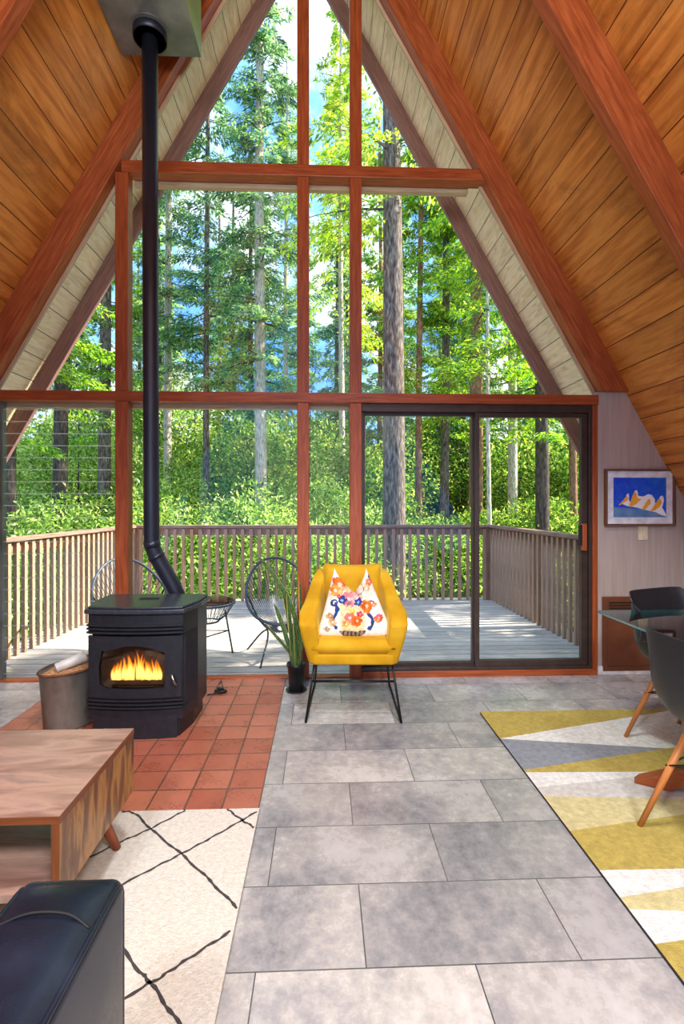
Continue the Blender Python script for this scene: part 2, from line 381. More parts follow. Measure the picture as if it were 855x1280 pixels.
M['pot'] = flat('black_pot', (28,28,30), rough=.35)
M['soil'] = noise_mat('potting_soil', [(.3,(34,24,18)), (.7,(70,52,40))], nscale=60, rough=.95, bump=.8)
M['framewood'] = wood('brown_picture_frame', (92,56,40), (120,78,56), (140,96,70), rough=.4)
M['mat'] = flat('white_picture_mat', (228,228,232), rough=.7)
M['ivory'] = flat('ivory_plastic', (222,208,176), rough=.4)
M['heater'] = noise_mat('brown_wall_heater', [(.3,(92,50,30)), (.7,(116,68,42))], nscale=6, rough=.45)
M['cord'] = flat('blue_grey_vinyl_cord', (58,72,88), rough=.4)
M['rod'] = flat('dark_steel_rod', (40,48,58), rough=.4, metal=.4)
M['paint'] = attr_mat('watercolour', rough=.6)
M['cushion'] = attr_mat('printed_cushion_linen', rough=.9, bump=.3)
M['leaf'] = attr_mat('sunlit_leaf', attr='tint', transl=.5)
def bark(n, d, mid, l): return noise_mat(n, [(.3,d), (.5,mid), (.72,l)], scale=(1,1,.22), nscale=24, detail=8, rough=.9, bump=1.0, dist=.3, spec=.15)
M['bark_grey'] = bark('grey_bark', (46,38,32), (108,96,84), (168,154,138))
M['bark_pale'] = bark('pale_bark', (132,114,96), (204,188,166), (240,230,212))
M['bark_red'] = bark('reddish_bark', (96,64,46), (150,108,80), (190,150,116))
M['bark_dark'] = bark('dark_bark', (48,42,38), (84,74,68), (120,108,98))
M['ground'] = noise_mat('leaf_litter', [(.25,(72,58,36)), (.42,(120,104,60)), (.55,(104,120,54)), (.75,(168,150,96))], nscale=1.1, detail=12, rough=.95, spec=.1, nrough=.7)

# ------------------------------------------------------------------ camera
HC = 1.3
cam = bpy.data.cameras.new('camera'); co = bpy.data.objects.new('camera', cam); C.objects.link(co)
cam.sensor_fit = 'AUTO'; cam.sensor_width = 36; cam.lens = 620*36/1280; cam.shift_y = -10/1280
cam.clip_start = .02; cam.clip_end = 300
co.location = (0,0,HC); co.rotation_euler = (PI/2, 0, -math.radians(2.2))
bpy.context.scene.camera = co

# ------------------------------------------------------------------ room shell
W = 3.73; SL = 1.766; CX = -.15
TH = math.atan(SL); cs, sn = math.cos(TH), math.sin(TH)
def apexz(ap, x): return ap - SL*abs(x-CX)
mb = MB(); mb.box(-4.1, 3.75, -3.0, 3.72, -.14, 0); struct('floor', mb, M['floor'])
# hearth of terracotta tiles let into the floor
mb = MB(); mb.box(-1.862, -.272, 1.95, 3.705, -.01, .004); struct('floor', mb, M['terra'])

def slope_slab(side, y0, y1, ap0, thick, m, name):
    """inclined slab whose lower face has its apex at ap0"""
    mb = MB(); zb = -.25 if y0 < 3 else -.2
    xb = (ap0 - zb)/SL
    d = Vector((side*cs, 0, -sn)); n = Vector((side*sn, 0, cs))
    top = Vector((CX, 0, ap0)); ln = xb/cs
    o = top + d*(ln/2) + n*(thick/2) + Vector((0,(y0+y1)/2,0))
    # u along Y, v down the slope
    a = Vector((0,y1-y0,0)); b = d*ln; c = n*thick
    mb.obox(o, a, b, c)
    return struct(name, mb, m)
slope_slab(-1, -3.0, 3.745, 6.5, .12, M['ceil'], 'ceiling')
slope_slab(1, -3.0, 3.745, 6.5, .12, M['ceil'], 'ceiling')
slope_slab(-1, 3.75, 4.42, 6.5, .12, M['soffit'], 'trim_1')
slope_slab(1, 3.75, 4.555, 6.5, .12, M['soffit'], 'trim_2')

def rafter(side, y0, y1, apl, aph, m, name, zmin):
    """sloping timber between the apex heights apl (lower edge) and aph"""
    mb = MB(); xl = CX+side*(apl-zmin)/SL; xu = CX+side*(aph-zmin)/SL
    q = [(xl,zmin),(xu,zmin),(CX,aph),(CX,apl)]
    uv = lambda x, y, z: (abs(x-CX)*cs-z*sn+y0, abs(x-CX)*sn+z*cs+y*1.3)
    F = [(p[0],y0,p[1]) for p in q]; B = [(p[0],y1,p[1]) for p in q]
    def put(pts):
        if side < 0: pts = pts[::-1]
        mb.face(pts, [uv(*p) for p in pts])
    put(F); put(B[::-1])
    for a in range(4):
        b = (a+1) % 4; put([F[b],F[a],B[a],B[b]])
    return struct(name, mb, m, bevel=.004, merge=True)
k = 3
for y0, y1 in ((3.655, 3.745), (2.475, 2.56), (1.25, 1.335), (.03,.115), (-1.19,-1.105), (-2.4,-2.315)):
    for sd in (-1, 1):
        zm = 0.0
        if y0 > 3.6: zm = 2.152 if sd > 0 else 2.125
        rafter(sd, y0, y1, 6.13, 6.499, M['rafter'], 'trim_%d' % k, zm); k += 1
rafter(-1, 4.38, 4.42, 6.24, 6.62, M['fascia'], 'trim_%d' % k, .2); k += 1
rafter(1, 4.515, 4.555, 6.24, 6.62, M['fascia'], 'trim_%d' % k, .2); k += 1

def post(x0, x1, z0, z1, y0=3.68, y1=3.775, m='frame', grain='z'):
    global k
    mb = MB(); mb.box(x0, x1, y0, y1, z0, z1, grain=grain)
    o = struct('trim_%d' % k, mb, M[m], bevel=.004); k += 1; return o
# beams
post(-2.37, 2.085, 2.052, 2.125, y0=3.672, grain='x')
post(-1.47, 1.22, 3.725, 3.81, y0=3.672, grain='x')
# posts
post(-1.517, -1.424, .012, 2.053); post(-1.517, -1.424, 2.124, 3.726)
post(-.192, -.104, .012, 2.053); post(-.192, -.104, 2.124, 3.726); post(-.192, -.104, 3.809, 6.05)
post(.2, .288, .012, 2.053); post(.2, .288, 2.124, 3.726); post(.2, .288, 3.809, 5.45)
# pale exterior headers seen through the glass
post(-1.42, 1.12, 3.70, 3.785, y0=3.79, y1=3.84, m='exttrim', grain='x')
post(-2.37, 2.05, 2.02, 2.06, y0=3.79, y1=3.83, m='exttrim', grain='x')
# thin pale stops along the front rafters, glass side
for sd in (-1, 1):
    mb = MB(); d = Vector((sd*cs,0,-sn)); n = Vector((sd*sn,0,cs)); ln = (6.09-2.12)/sn
    o = Vector((CX,3.757,6.09)) + d*(ln/2) + n*(.012)
    mb.obox(o, d*ln, n*.025, Vector((0,.02,0))); struct('trim_%d' % k, mb, M['exttrim']); k += 1
# sills
post(-2.37, .29, -.01, .012, y0=3.70, grain='x')
post(.29, 2.085, -.01, .046, y0=3.69, grain='x')
post(2.047, 2.085, .046, 2.053, y0=3.69)
# pale wall to the right of the door and its twin on the left
def gable(x0, x1, ap, z1, side):
    zs0, zs1 = apexz(ap, x0), apexz(ap, x1)
    pts = [(x0,0)]
    xe = CX + side*(ap/SL)
    pts = [(x0,0), (xe,0)] + ([(CX+side*(ap-z1)/SL, z1)] ) + [(x0,z1)]
    mb = MB()
    f = [(p[0],3.705,p[1]) for p in pts]; b = [(p[0],3.745,p[1]) for p in pts]
    mb.face(f if side > 0 else f[::-1], [(p[0],p[1]) for p in (pts if side > 0 else pts[::-1])])
    mb.face(b[::-1] if side > 0 else b, [(p[0],p[1]) for p in (pts[::-1] if side > 0 else pts)])
    for i in range(len(pts)):
        j = (i+1) % len(pts); mb.face([f[i], b[i], b[j], f[j]])
    return mb
struct('wall_back', gable(2.086, 3, 6.499, 2.155, 1), M['wall'], merge=True)
struct('wall_back', gable(-2.371, -3, 6.499, 2.155, -1), M['wall'], merge=True)
mb = MB(); mb.box(2.09, 3.3, 3.69, 3.705, 0, .065); struct('baseboard_back', mb, M['white'], bevel=.003)
mb = MB(); mb.box(2.09, 2.112, 3.697, 3.705, .065, 2.15, grain='z'); struct('trim_%d' % k, mb, M['wall']); k += 1

# panes
def clip(poly, ap):
    def side(poly, s):
        out = []
        f = lambda p: ap - SL*s*(p[0]-CX) - p[1]
        for i in range(len(poly)):
            a, b = poly[i], poly[(i+1) % len(poly)]; fa, fb = f(a), f(b)
            if fa >= 0: out.append(a)
            if fa*fb < 0:
                t = fa/(fa-fb); out.append((a[0]+(b[0]-a[0])*t, a[1]+(b[1]-a[1])*t))
        return out
    return side(side(poly, 1), -1)
wn = 1
for x0, x1, z0, z1 in ((-1.43,-.185,.012,2.06), (-.11,.205,.012,2.06),
                       (-2.37,-1.51,2.12,3.9), (-1.43,-.185,2.12,3.73), (-.11,.205,2.12,3.73), (.28,2.08,2.12,3.73),
                       (-1.43,-.185,3.805,6.3), (-.11,.205,3.805,6.3), (.28,1.3,3.805,6.3)):
    p = clip([(x0,z0),(x1,z0),(x1,z1),(x0,z1)], 6.22)
    mb = MB(); mb.face([(q[0],3.762,q[1]) for q in p]); struct('window_%d' % wn, mb, M['glass']); wn += 1
# louvre window in the left bay
jw = bpy.data.objects.new('window_%d' % wn, None); C.objects.link(jw); jw['kind'] = 'structure'; wn += 1
mb = MB()
for i in range(23):
    z = .055 + i*.0885
    for dy, in ((0,),):
        a = Vector((-1.937,3.752,z+.045)); t = math.radians(9)
        up = Vector((0,math.sin(t),math.cos(t))); no = Vector((0,math.cos(t),-math.sin(t)))
        w = .826
        P0 = a - up*.051; P1 = a + up*.051
        mb.face([P0-Vector((w/2,0,0)), P0+Vector((w/2,0,0)), P1+Vector((w/2,0,0)), P1-Vector((w/2,0,0))], None, 0)
        mb.obox(P0, (w,0,0), no*.006, up*.006, 1)
mb.build('glass_slats', [M['louvre'], M['louvre_edge']], jw)
mb = MB()
for x in (-2.36, -1.521): mb.box(x-.01, x+.012, 3.725, 3.775, .012, 2.052, grain='z')
mb.build('side_channel', M['steel'], jw)

# sliding glass door
dr = bpy.data.objects.new('door_1', None); C.objects.link(dr); dr['kind'] = 'structure'
def dbox(name, boxes, m, parent=dr, bevel=.002):
    mb = MB()
    for b in boxes: mb.box(*b)
    return mb.build(name, m, parent, bevel=bevel)
dbox('door_frame', [(.29,2.047,3.70,3.80,1.995,2.052), (2.021,2.047,3.70,3.80,.046,1.995), (.29,2.021,3.70,3.80,.046,.07), (.289,.303,3.72,3.8,.07,1.995)], M['alu'])
fs = dbox('fixed_sash', [(.303,.318,3.755,3.79,.07,1.995), (1.140,1.160,3.755,3.79,.07,1.995), (.318,1.140,3.755,3.79,.07,.095), (.318,1.140,3.755,3.79,1.972,1.995)], M['alu'])
mb = MB(); mb.face([(.318,3.772,.095),(1.140,3.772,.095),(1.140,3.772,1.972),(.318,3.772,1.972)]); mb.build('glass_pane', M['glass'], fs)
ss = dbox('sliding_sash', [(1.152,1.184,3.712,3.748,.07,1.99), (1.970,2.018,3.712,3.748,.07,1.99), (1.184,1.970,3.712,3.748,.07,.115), (1.184,1.970,3.712,3.748,1.958,1.99)], M['alu'])
mb = MB(); mb.face([(1.184,3.73,.115),(1.970,3.73,.115),(1.970,3.73,1.958),(1.184,3.73,1.958)]); mb.build('glass_pane', M['glass'], ss)
mb = MB(); mb.box(1.965,2.0,3.68,3.712,.945,1.15,grain='z'); hd = mb.build('handle', M['frame'], ss, bevel=.006)
mb = MB(); mb.box(1.945,1.966,3.69,3.712,.985,1.14,grain='z'); mb.build('latch_plate', M['dark'], ss, bevel=.002)

# wall heater, picture, switch
h = thing('wall_heater', 'brown metal wall heater grille set low in the pale wall behind the chair', 'heater', (2.36, 3.7, .03))
mb = MB(); mb.box(-.235,.235,-.014,.004,0,.565); mb.build('cover', M['heater'], h, bevel=.004)
mb = MB()
for i in range(4): mb.box(-.19,.19,-.02,-.013,.455+i*.021,.462+i*.021)
mb.build('louvre_slot', M['dark'], h)
mb = MB(); mb.box(-.2,.2,-.018,-.013,.04,.42); mb.build('front_panel', M['heater'], h, bevel=.003)

DECK = -.12
pic = thing('framed_picture', 'framed blue watercolour with orange and white shapes hanging on the pale wall', 'picture', (2.414, 3.704, 1.349))
mb = MB(); w2, h2 = .272, .218
mb.box(-w2,w2,-.026,-.001,h2-.016,h2); mb.box(-w2,w2,-.026,-.001,-h2,-h2+.016)
mb.box(-w2,-w2+.016,-.026,-.001,-h2+.016,h2-.016,grain='z'); mb.box(w2-.016,w2,-.026,-.001,-h2+.016,h2-.016,grain='z')
mb.build('frame', M['framewood'], pic, bevel=.002)
mb = MB(); mb.box(-w2+.014,w2-.014,-.012,-.004,-h2+.014,h2-.014); mb.build('mat_board', M['mat'], pic)
def painted_grid(name, fn_pos, fn_col, nu, nv, m, parent, smooth=True):
    mb = MB(); mb.grid(fn_pos, nu, nv)
    o = mb.build(name, m, parent, smooth=smooth)
    ca = o.data.color_attributes.new('Col', 'FLOAT_COLOR', 'POINT')
    cols = np.zeros(((nu+1)*(nv+1), 4), dtype=np.float32); i = 0
    for b in range(nv+1):
        for a in range(nu+1):
            cols[i] = fn_col(a/nu, b/nv); i += 1
    ca.data.foreach_set('color', cols.ravel())
    return o
from mathutils import noise as MN
def inpoly(x, y, poly):
    c = False; n = len(poly)
    for i in range(n):
        x0, y0 = poly[i]; x1, y1 = poly[i-1]
        if (y0 > y) != (y1 > y) and x < (x1-x0)*(y-y0)/(y1-y0)+x0: c = not c
    return c
# outlines read off the picture, unit square with y up
ART_W = [[(.16,.36),(.26,.58),(.29,.60),(.29,.46),(.32,.36),(.40,.66),(.45,.68),(.47,.54),(.56,.52),(.66,.58),(.73,.56),(.78,.46),(.80,.34),(.90,.54),(.94,.54),(.96,.42),(.92,.26),(1.0,.06),(.98,.02),(.80,.13),(.66,.17),(.44,.24),(.27,.28),(.2,.32)]]
ART_O = [[(.10,.30),(.24,.53),(.28,.50),(.26,.42),(.14,.32)], [(.29,.29),(.38,.62),(.43,.62),(.46,.48),(.53,.47),(.42,.32),(.33,.25)],
         [(.53,.20),(.66,.46),(.71,.44),(.70,.34),(.60,.20)], [(.70,.16),(.86,.47),(.90,.46),(.92,.36),(.86,.24),(.76,.16)]]
def art_col(u, v):
    n = MN.noise((u*7, v*7, .3))*.5+.5; n2 = MN.noise((u*22, v*22, 2.1))*.5+.5
    uu = u + (n2-.5)*.02; vv = v + (n-.5)*.02
    base = (18+30*n, 62+70*n*n2+30*v*(u-.2), 190+40*n2)
    if v < .24 - .10*(u-.2) and u < .97: base = (70+50*n, 110+40*n, 160+30*n2)
    if any(inpoly(uu, vv, p) for p in ART_W): base = (240,236,232)
    if any(inpoly(uu, vv, p) for p in ART_O): base = (226+20*n, 140+50*n2, 36+30*n)
    return lin(base)
painted_grid('painting', lambda u, v: (-.206+.412*u, -.0135, -.150+.302*v), art_col, 110, 84, M['paint'], pic)
sw = thing('light_switch', 'ivory light switch plate on the pale wall below the picture', 'switch', (2.445, 3.705, 1.082))
mb = MB(); mb.box(-.036,.036,-.007,.001,-.058,.058); mb.build('plate', M['ivory'], sw, bevel=.003)
mb = MB(); mb.box(-.006,.006,-.016,-.006,-.006,.014); mb.build('toggle', M['ivory'], sw, bevel=.002)

# ------------------------------------------------------------------ rugs
def strip(mb, pts, w, z, m):
    pts = [Vector((p[0],p[1],0)) for p in cat_rom([(p[0],p[1],0) for p in pts], 8)]
    L, R = [], []
    for i, p in enumerate(pts):
        t = (pts[min(i+1,len(pts)-1)]-pts[max(i-1,0)]).normalized(); n = Vector((-t.y,t.x,0))
        j = 1 + .35*math.sin(i*2.1+p.x*40)
        wob = n*(.0025*math.sin(i*1.3+p.y*25))
        L.append(p+n*w/2*j+wob); R.append(p-n*w/2*j+wob)
    for i in range(len(pts)-1):
        mb.face([(R[i].x,R[i].y,z),(R[i+1].x,R[i+1].y,z),(L[i+1].x,L[i+1].y,z),(L[i].x,L[i].y,z)], None, m)
mb = MB()
mb.box(-2.35, -.268, .12, 2.107, .0045, .016)
lines = [[(-.84,2.105),(-.779,2.087),(-.662,1.97),(-.517,1.838),(-.386,1.707),(-.272,1.586)],
 [(-1.62,1.10),(-1.2,1.52),(-.834,1.85),(-.776,1.909),(-.691,1.98),(-.588,2.09),(-.575,2.104)],
 [(-1.5,.9),(-1.0,1.39),(-.655,1.72),(-.523,1.838),(-.414,1.941),(-.275,2.082)], [(-.40,2.103),(-.392,2.094),(-.33,2.03),(-.272,1.98)],
 [(-1.1,.72),(-.8,1.04),(-.497,1.322),(-.454,1.351),(-.391,1.406),(-.277,1.502)], [(-1.25,2.1),(-1.05,1.92),(-.8,1.68),(-.533,1.411),(-.461,1.347),(-.363,1.247),(-.275,1.15)],
 [(-1.75,2.1),(-1.4,1.76),(-1.0,1.39),(-.6,1.0),(-.275,.7)], [(-2.2,1.0),(-1.7,1.5),(-1.25,1.93),(-1.08,2.1)], [(-.9,.4),(-.5,.8),(-.275,1.0)]]
for l in lines: strip(mb, l, .0092, .0168, 1)
rug = mb.build('area_rug', [M['cream'], M['charcoal']])
tag(rug, 'cream wool rug with thin dark diamond lines beside the terracotta hearth', 'rug')

mb = MB(); X0, X1 = .972, 2.95
def ext(p, q, x): return p[1] + (q[1]-p[1])*(x-p[0])/(q[0]-p[0])
fl = 3.04; Z = .012
def yl(p, q): return lambda x: ext(p, q, x)
b1 = yl((.982,2.691),(1.893,2.94)); b2 = yl((.982,2.686),(1.78,2.551)); b3 = yl((.972,2.368),(1.794,2.543)); b4 = yl((.976,2.345),(1.737,2.323))
b5 = yl((.982,2.22),(1.512,2.293)); b6 = yl((.976,2.151),(1.577,2.109)); b7 = yl((.98,1.92),(1.498,2.003)); b8 = yl((.97,1.709),(1.275,1.705))
b9 = yl((.98,1.589),(1.208,1.622)); b10 = yl((.977,1.541),(1.142,1.527)); b11 = yl((.983,1.417),(1.066,1.426))
def xat(f, g):
    a, b = X0, X1
    if (f(a)-g(a))*(f(b)-g(b)) > 0: return None
    for _ in range(60):
        c = (a+b)/2
        if (f(a)-g(a))*(f(c)-g(c)) <= 0: b = c
        else: a = c
    return a
def poly(pts, m): mb.face([(p[0],p[1],Z) for p in pts], None, m)
topf = lambda x: fl
xt = xat(b1, topf)
MATS = [M['gold'], M['gwhite'], M['ggrey'], M['lgold'], M['lgrey'], M['charcoal']]
poly([(X0,b1(X0)),(xt,fl),(X0,fl)], 0)
xg = xat(b2, b3)
poly([(X0,b2(X0)),(xg,b2(xg)),(X1,b3(X1)),(X1,fl),(xt,fl),(X0,b1(X0))][::1], 1)
poly([(X0,b3(X0)),(xg,b3(xg)),(X0,b2(X0))], 2)
poly([(X0,b4(X0)),(X1,b4(X1)),(X1,b3(X1)),(xg,b3(xg)),(X0,b3(X0))], 0)
x5 = min(xat(b5, b4) or X1, X1)
poly([(X0,b5(X0)),(x5,b5(x5)),(x5,b4(x5)),(X0,b4(X0))], 1)
poly([(X0,b6(X0)),(X1,b6(X1)),(X1,b4(X1)),(x5,b4(x5)),(X0,b5(X0))], 4)
x7 = xat(b7, b6) or X1
poly([(X0,b7(X0)),(x7,b7(x7)),(X0,b6(X0))], 3)
poly([(X0,b8(X0)),(X1,b8(X1)),(X1,b6(X1)),(x7,b6(x7)),(X0,b7(X0))], 0)
x9 = min(xat(b9, b8) or X1, X1)
poly([(X0,b9(X0)),(x9,b9(x9)),(x9,b8(x9)),(X0,b8(X0))], 1)
poly([(X0,b10(X0)),(X1,b10(X1)),(X1,b8(X1)),(x9,b8(x9)),(X0,b9(X0))], 3)
x11 = xat(b11, b10) or X1
poly([(X0,b11(X0)),(x11,b11(x11)),(X0,b10(X0))], 1)
poly([(X0,.6),(X1,.6),(X1,b10(X1)),(x11,b10(x11)),(X0,b11(X0))], 0)
mb.box(X0, X1, .6, fl, .0005, Z-.0008, 5)
rug2 = mb.build('area_rug', MATS)
tag(rug2, 'gold, grey and ivory geometric rug under the glass dining table', 'rug')

# ------------------------------------------------------------------ pellet stove
st = thing('pellet_stove', 'black freestanding pellet stove with a fire behind its arched glass on the terracotta hearth', 'stove', (-1.040, 2.80, .004), -.02)
def yf(x, w=.262): return -.028*(1-(x/w)**2)           # bowed front
def plan(w0, yfr, yb, w1, n=10, bow=.028):
    p = [(-w0+2*w0*i/n, yfr - bow*(1-((-w0+2*w0*i/n)/w0)**2)) for i in range(n+1)]
    return p + [(w1, yb*.45), (w1, yb), (-w1, yb), (-w1, yb*.45)]
mb = MB(); mb.prism(plan(.262, 0.045, .375, .298), .155, .574); 
mb.prism(plan(.262, 0.0, .375, .298), .574, .69); mb.prism(plan(.262, 0.0, .375, .298), .10, .16)
# hollow look: the firebox stands in front of the body core
body = mb.build('body', M['stove'], st, bevel=.003)
mb = MB(); mb.prism(plan(.238, .012, .375, .272), .0, .10); mb.build('pedestal', M['stove'], st, bevel=.003)
mb = MB()
mb.prism(plan(.275, -.022, .385, .318), .69, .715); mb.prism(plan(.262, -.006, .38, .306), .715, .728)
tp = mb.build('top_plate', M['stovetop'], st, bevel=.010, seg=3)
mb = MB(); mb.prism([(-.06+.0,.20),(.05,.20),(.05,.235),(-.06,.235)], .727, .732); mb.build('lid_slot', M['dark'], tp)
def arc(mb, x0, x1, z0, z1, off, th, n=14, m=0):
    for i in range(n):
        a, b = x0+(x1-x0)*i/n, x0+(x1-x0)*(i+1)/n
        f = lambda x, z, o: (x, yf(x)-o, z)
        mb.face([f(a,z0,off),f(b,z0,off),f(b,z1,off),f(a,z1,off)], None, m)
        mb.face([f(a,z1,off),f(b,z1,off),f(b,z1,off-th),f(a,z1,off-th)], None, m)
        mb.face([f(a,z0,off-th),f(b,z0,off-th),f(b,z0,off),f(a,z0,off)], None, m)
for x0, zs in ((0, (.582,.602,.622)), (0, (.170,.190,.210))):
    mb = MB()
    for z in zs: arc(mb, -.264, .264, z, z+.010, .018, .020)
    mb.build('louvre_grille', M['stove'], st)
    mb = MB(); arc(mb, -.262,.262, zs[0]-.004, zs[2]+.016, .001, .003); mb.build('louvre_recess', M['dark'], st)
# ash drawer with curved lip
mb = MB(); 
for i in range(16):
    a, b = -.232+.464*i/16, -.232+.464*(i+1)/16
    zt = lambda x: .135-.022*(1-(x/.232)**2)
    f = lambda x, z, o: (x, yf(x)-o, z)
    mb.face([f(a,.004,.004),f(b,.004,.004),f(b,zt(b),.004),f(a,zt(a),.004)])
    mb.face([f(a,zt(a),.004),f(b,zt(b),.004),f(b,zt(b),-.03),f(a,zt(a),-.03)])
dw = mb.build('ash_drawer', M['stove'], st)
mb = MB(); mb.box(-.165,-.115,yf(-.14)-.006,yf(-.14)-.003,.048,.060); mb.build('badge', M['steel'], dw)
# door with arched opening
def hole():
    pts = []
    n = 12
    for i in range(n+1): pts.append((.165-.33*i/n*1.0, 0))
    top = [(x, .488+.028*(1-(x/.125)**2)) for x in [.125-.25*i/12 for i in range(13)]]
    bot = [(x, .284-.006*(1-(x/.15)**2)) for x in [-.15+.30*i/12 for i in range(13)]]
    return [(.155,.300),(.158,.40),(.155,.478),(.138,.482)] + top + [(-.138,.482),(-.16,.49),(-.178,.40),(-.172,.300)] + bot
hp = [(p[0]*1.09, p[1]) for p in hole()]; cxh, czh = -.005, .395
def outer(p):
    dx, dz = p[0]-cxh, p[1]-czh; t = 1e9
    if dx > 0: t = min(t, (.255-cxh)/dx)
    if dx < 0: t = min(t, (-.255-cxh)/dx)
    if dz > 0: t = min(t, (.568-czh)/dz)
    if dz < 0: t = min(t, (.228-czh)/dz)
    return (cxh+dx*t, czh+dz*t)
import bisect
# dense samples so that corners of the door are kept
hp2 = []
for i in range(len(hp)):
    a, b = hp[i], hp[(i+1) % len(hp)]
    for j in range(4): hp2.append((a[0]+(b[0]-a[0])*j/4, a[1]+(b[1]-a[1])*j/4))
hp = hp2
mb = MB(); n = len(hp); fo = [outer(p) for p in hp]
def snap(p):
    for c in ((.255,.568),(-.255,.568),(.255,.228),(-.255,.228)):
        if math.hypot(p[0]-c[0],p[1]-c[1]) < .014: return c
    return p
fo = [snap(p) for p in fo]
F = lambda p, o: (p[0], yf(p[0])-o, p[1])
for i in range(n):
    j = (i+1) % n
    mid_i = ((hp[i][0]+fo[i][0])/2, (hp[i][1]+fo[i][1])/2); mid_j = ((hp[j][0]+fo[j][0])/2, (hp[j][1]+fo[j][1])/2)
    for A, B, Cc, D in ((hp[i],hp[j],mid_j,mid_i),(mid_i,mid_j,fo[j],fo[i])):
        mb.face([F(A,.012),F(B,.012),F(Cc,.012),F(D,.012)])
    mb.face([F(hp[i],.010),F(hp[j],.010),F(hp[j],-.004),F(hp[i],-.004)])
    mb.face([F(fo[i],.010),F(fo[j],.010),F(fo[j],-.012),F(fo[i],-.012)])
door = mb.build('door', M['stove'], st, merge=True)
mb = MB(); mb.face([F(p,.002) for p in hp]); mb.build('door_glass', glass_mat('stove_glass', tint=(.9,.85,.8,1)), door)
mb = MB(); mb.tube([(.215,yf(.215)-.012,.345),(.212,yf(.21)-.03,.36),(.228,yf(.22)-.035,.315),(.236,yf(.23)-.03,.298)], .0085, 8); mb.build('handle', M['chrome'], door, smooth=True)
# sooty backplate sits behind the glass, in front of the body core
mb = MB(); 
for i in range(n):
    j = (i+1) % n
    sc = lambda p: (cxh+(p[0]-cxh)*1.03, czh+(p[1]-czh)*1.03)
    a, b = sc(hp[i]), sc(hp[j])
    mb.face([(cxh,.004,czh),(a[0],.004 ,a[1]),(b[0],.004,b[1])])
mb.build('firebox', M['soot'], st)
# flames: curved tongues with a hot core
m, nt, out = newmat('flame'); L = nt.links
em = nt.nodes.new('ShaderNodeEmission'); tr = nt.nodes.new('ShaderNodeBsdfTransparent'); mx = nt.nodes.new('ShaderNodeMixShader')
uvn = nt.nodes.new('ShaderNodeUVMap'); sp = nt.nodes.new('ShaderNodeSeparateXYZ'); L.new(uvn.outputs[0], sp.inputs[0])
r1 = ramp(nt, [(0,(255,190,80)), (.35,(255,214,110)), (.7,(255,150,30)), (1,(220,80,10))]); L.new(sp.outputs[1], r1.inputs[0]); L.new(r1.outputs[0], em.inputs[0]); em.inputs[1].default_value = 2.0
pp = N(nt, 'ShaderNodeMath', operation='PINGPONG'); pp.inputs[1].default_value = .5; L.new(sp.outputs[0], pp.inputs[0])
iv = N(nt, 'ShaderNodeMath', operation='SUBTRACT'); iv.inputs[0].default_value = 1.15; L.new(sp.outputs[1], iv.inputs[1])
ml = N(nt, 'ShaderNodeMath', operation='MULTIPLY'); L.new(pp.outputs[0], ml.inputs[0]); L.new(iv.outputs[0], ml.inputs[1])
fd = nt.nodes.new('ShaderNodeMapRange'); fd.inputs[2].default_value = .22; fd.inputs[4].default_value = 3.0; L.new(sp.outputs[1], fd.inputs[0])
m3 = N(nt, 'ShaderNodeMath', operation='MULTIPLY', use_clamp=True); L.new(fd.outputs[0], m3.inputs[1]); L.new(ml.outputs[0], m3.inputs[0])
L.new(m3.outputs[0], mx.inputs[0]); L.new(tr.outputs[0], mx.inputs[1]); L.new(em.outputs[0], mx.inputs[2]); L.new(mx.outputs[0], out.inputs[0])
M['flame'] = m
mb = MB(); rr = random.Random(3)
for i in range(34):
    x = -.115+.255*i/33 + rr.uniform(-.008,.008); hh = rr.uniform(.10,.172)*(1-.3*abs((x-.015)/.13)); w = rr.uniform(.018,.032); ph = rr.uniform(0,6)
    y = -.008 - rr.uniform(0,.008)
    def fn(u, v, x=x, hh=hh, w=w, ph=ph, y=y):
        ww = w*(.55+.9*v)*(1-v)**.8 + .001
        return (x + .012*math.sin(v*4+ph)*v + (u-.5)*ww*1.5, y, .315+hh*v)
    mb.grid(fn, 4, 8)
mb.build('flames', M['flame'], st)
mb = MB(); mb.box(-.14,.16,-.016,-.004,.296,.322); 
mb.build('burn_pot', M['soot'], st, bevel=.003)
# stovepipe
sp_ = thing('stovepipe', 'slim black stovepipe rising from behind the stove to the sloping ceiling', 'stovepipe', (-1.105, 3.245, 0))
path = [(.172,.045,.50),(.165,.04,.70),(.02,.005,.965)]
path = cat_rom([(.165,.035,.40),(.163,.035,.60),(.158,.033,.70)],4)+cat_rom([(.128,.028,.77),(.07,.016,.88),(.026,.006,.965)],4)+[Vector(p) for p in ((.006,.0015,1.02),(.001,.0003,1.05),(0,0,1.09),(-.006,0,2.5),(-.012,0,4.62))]
mb = MB(); mb.tube(path, .049, 20); mb.build('pipe', M['pipe'], sp_, smooth=True)
for p0, p1 in (((.004,.001,1.02),(.0,0,1.06)), ((.034,.008,.948),(.022,.005,.972))):
    mb = MB(); mb.tube([p0,p1], .0525, 20); mb.build('joint_ring', M['pipe'], sp_, smooth=True)
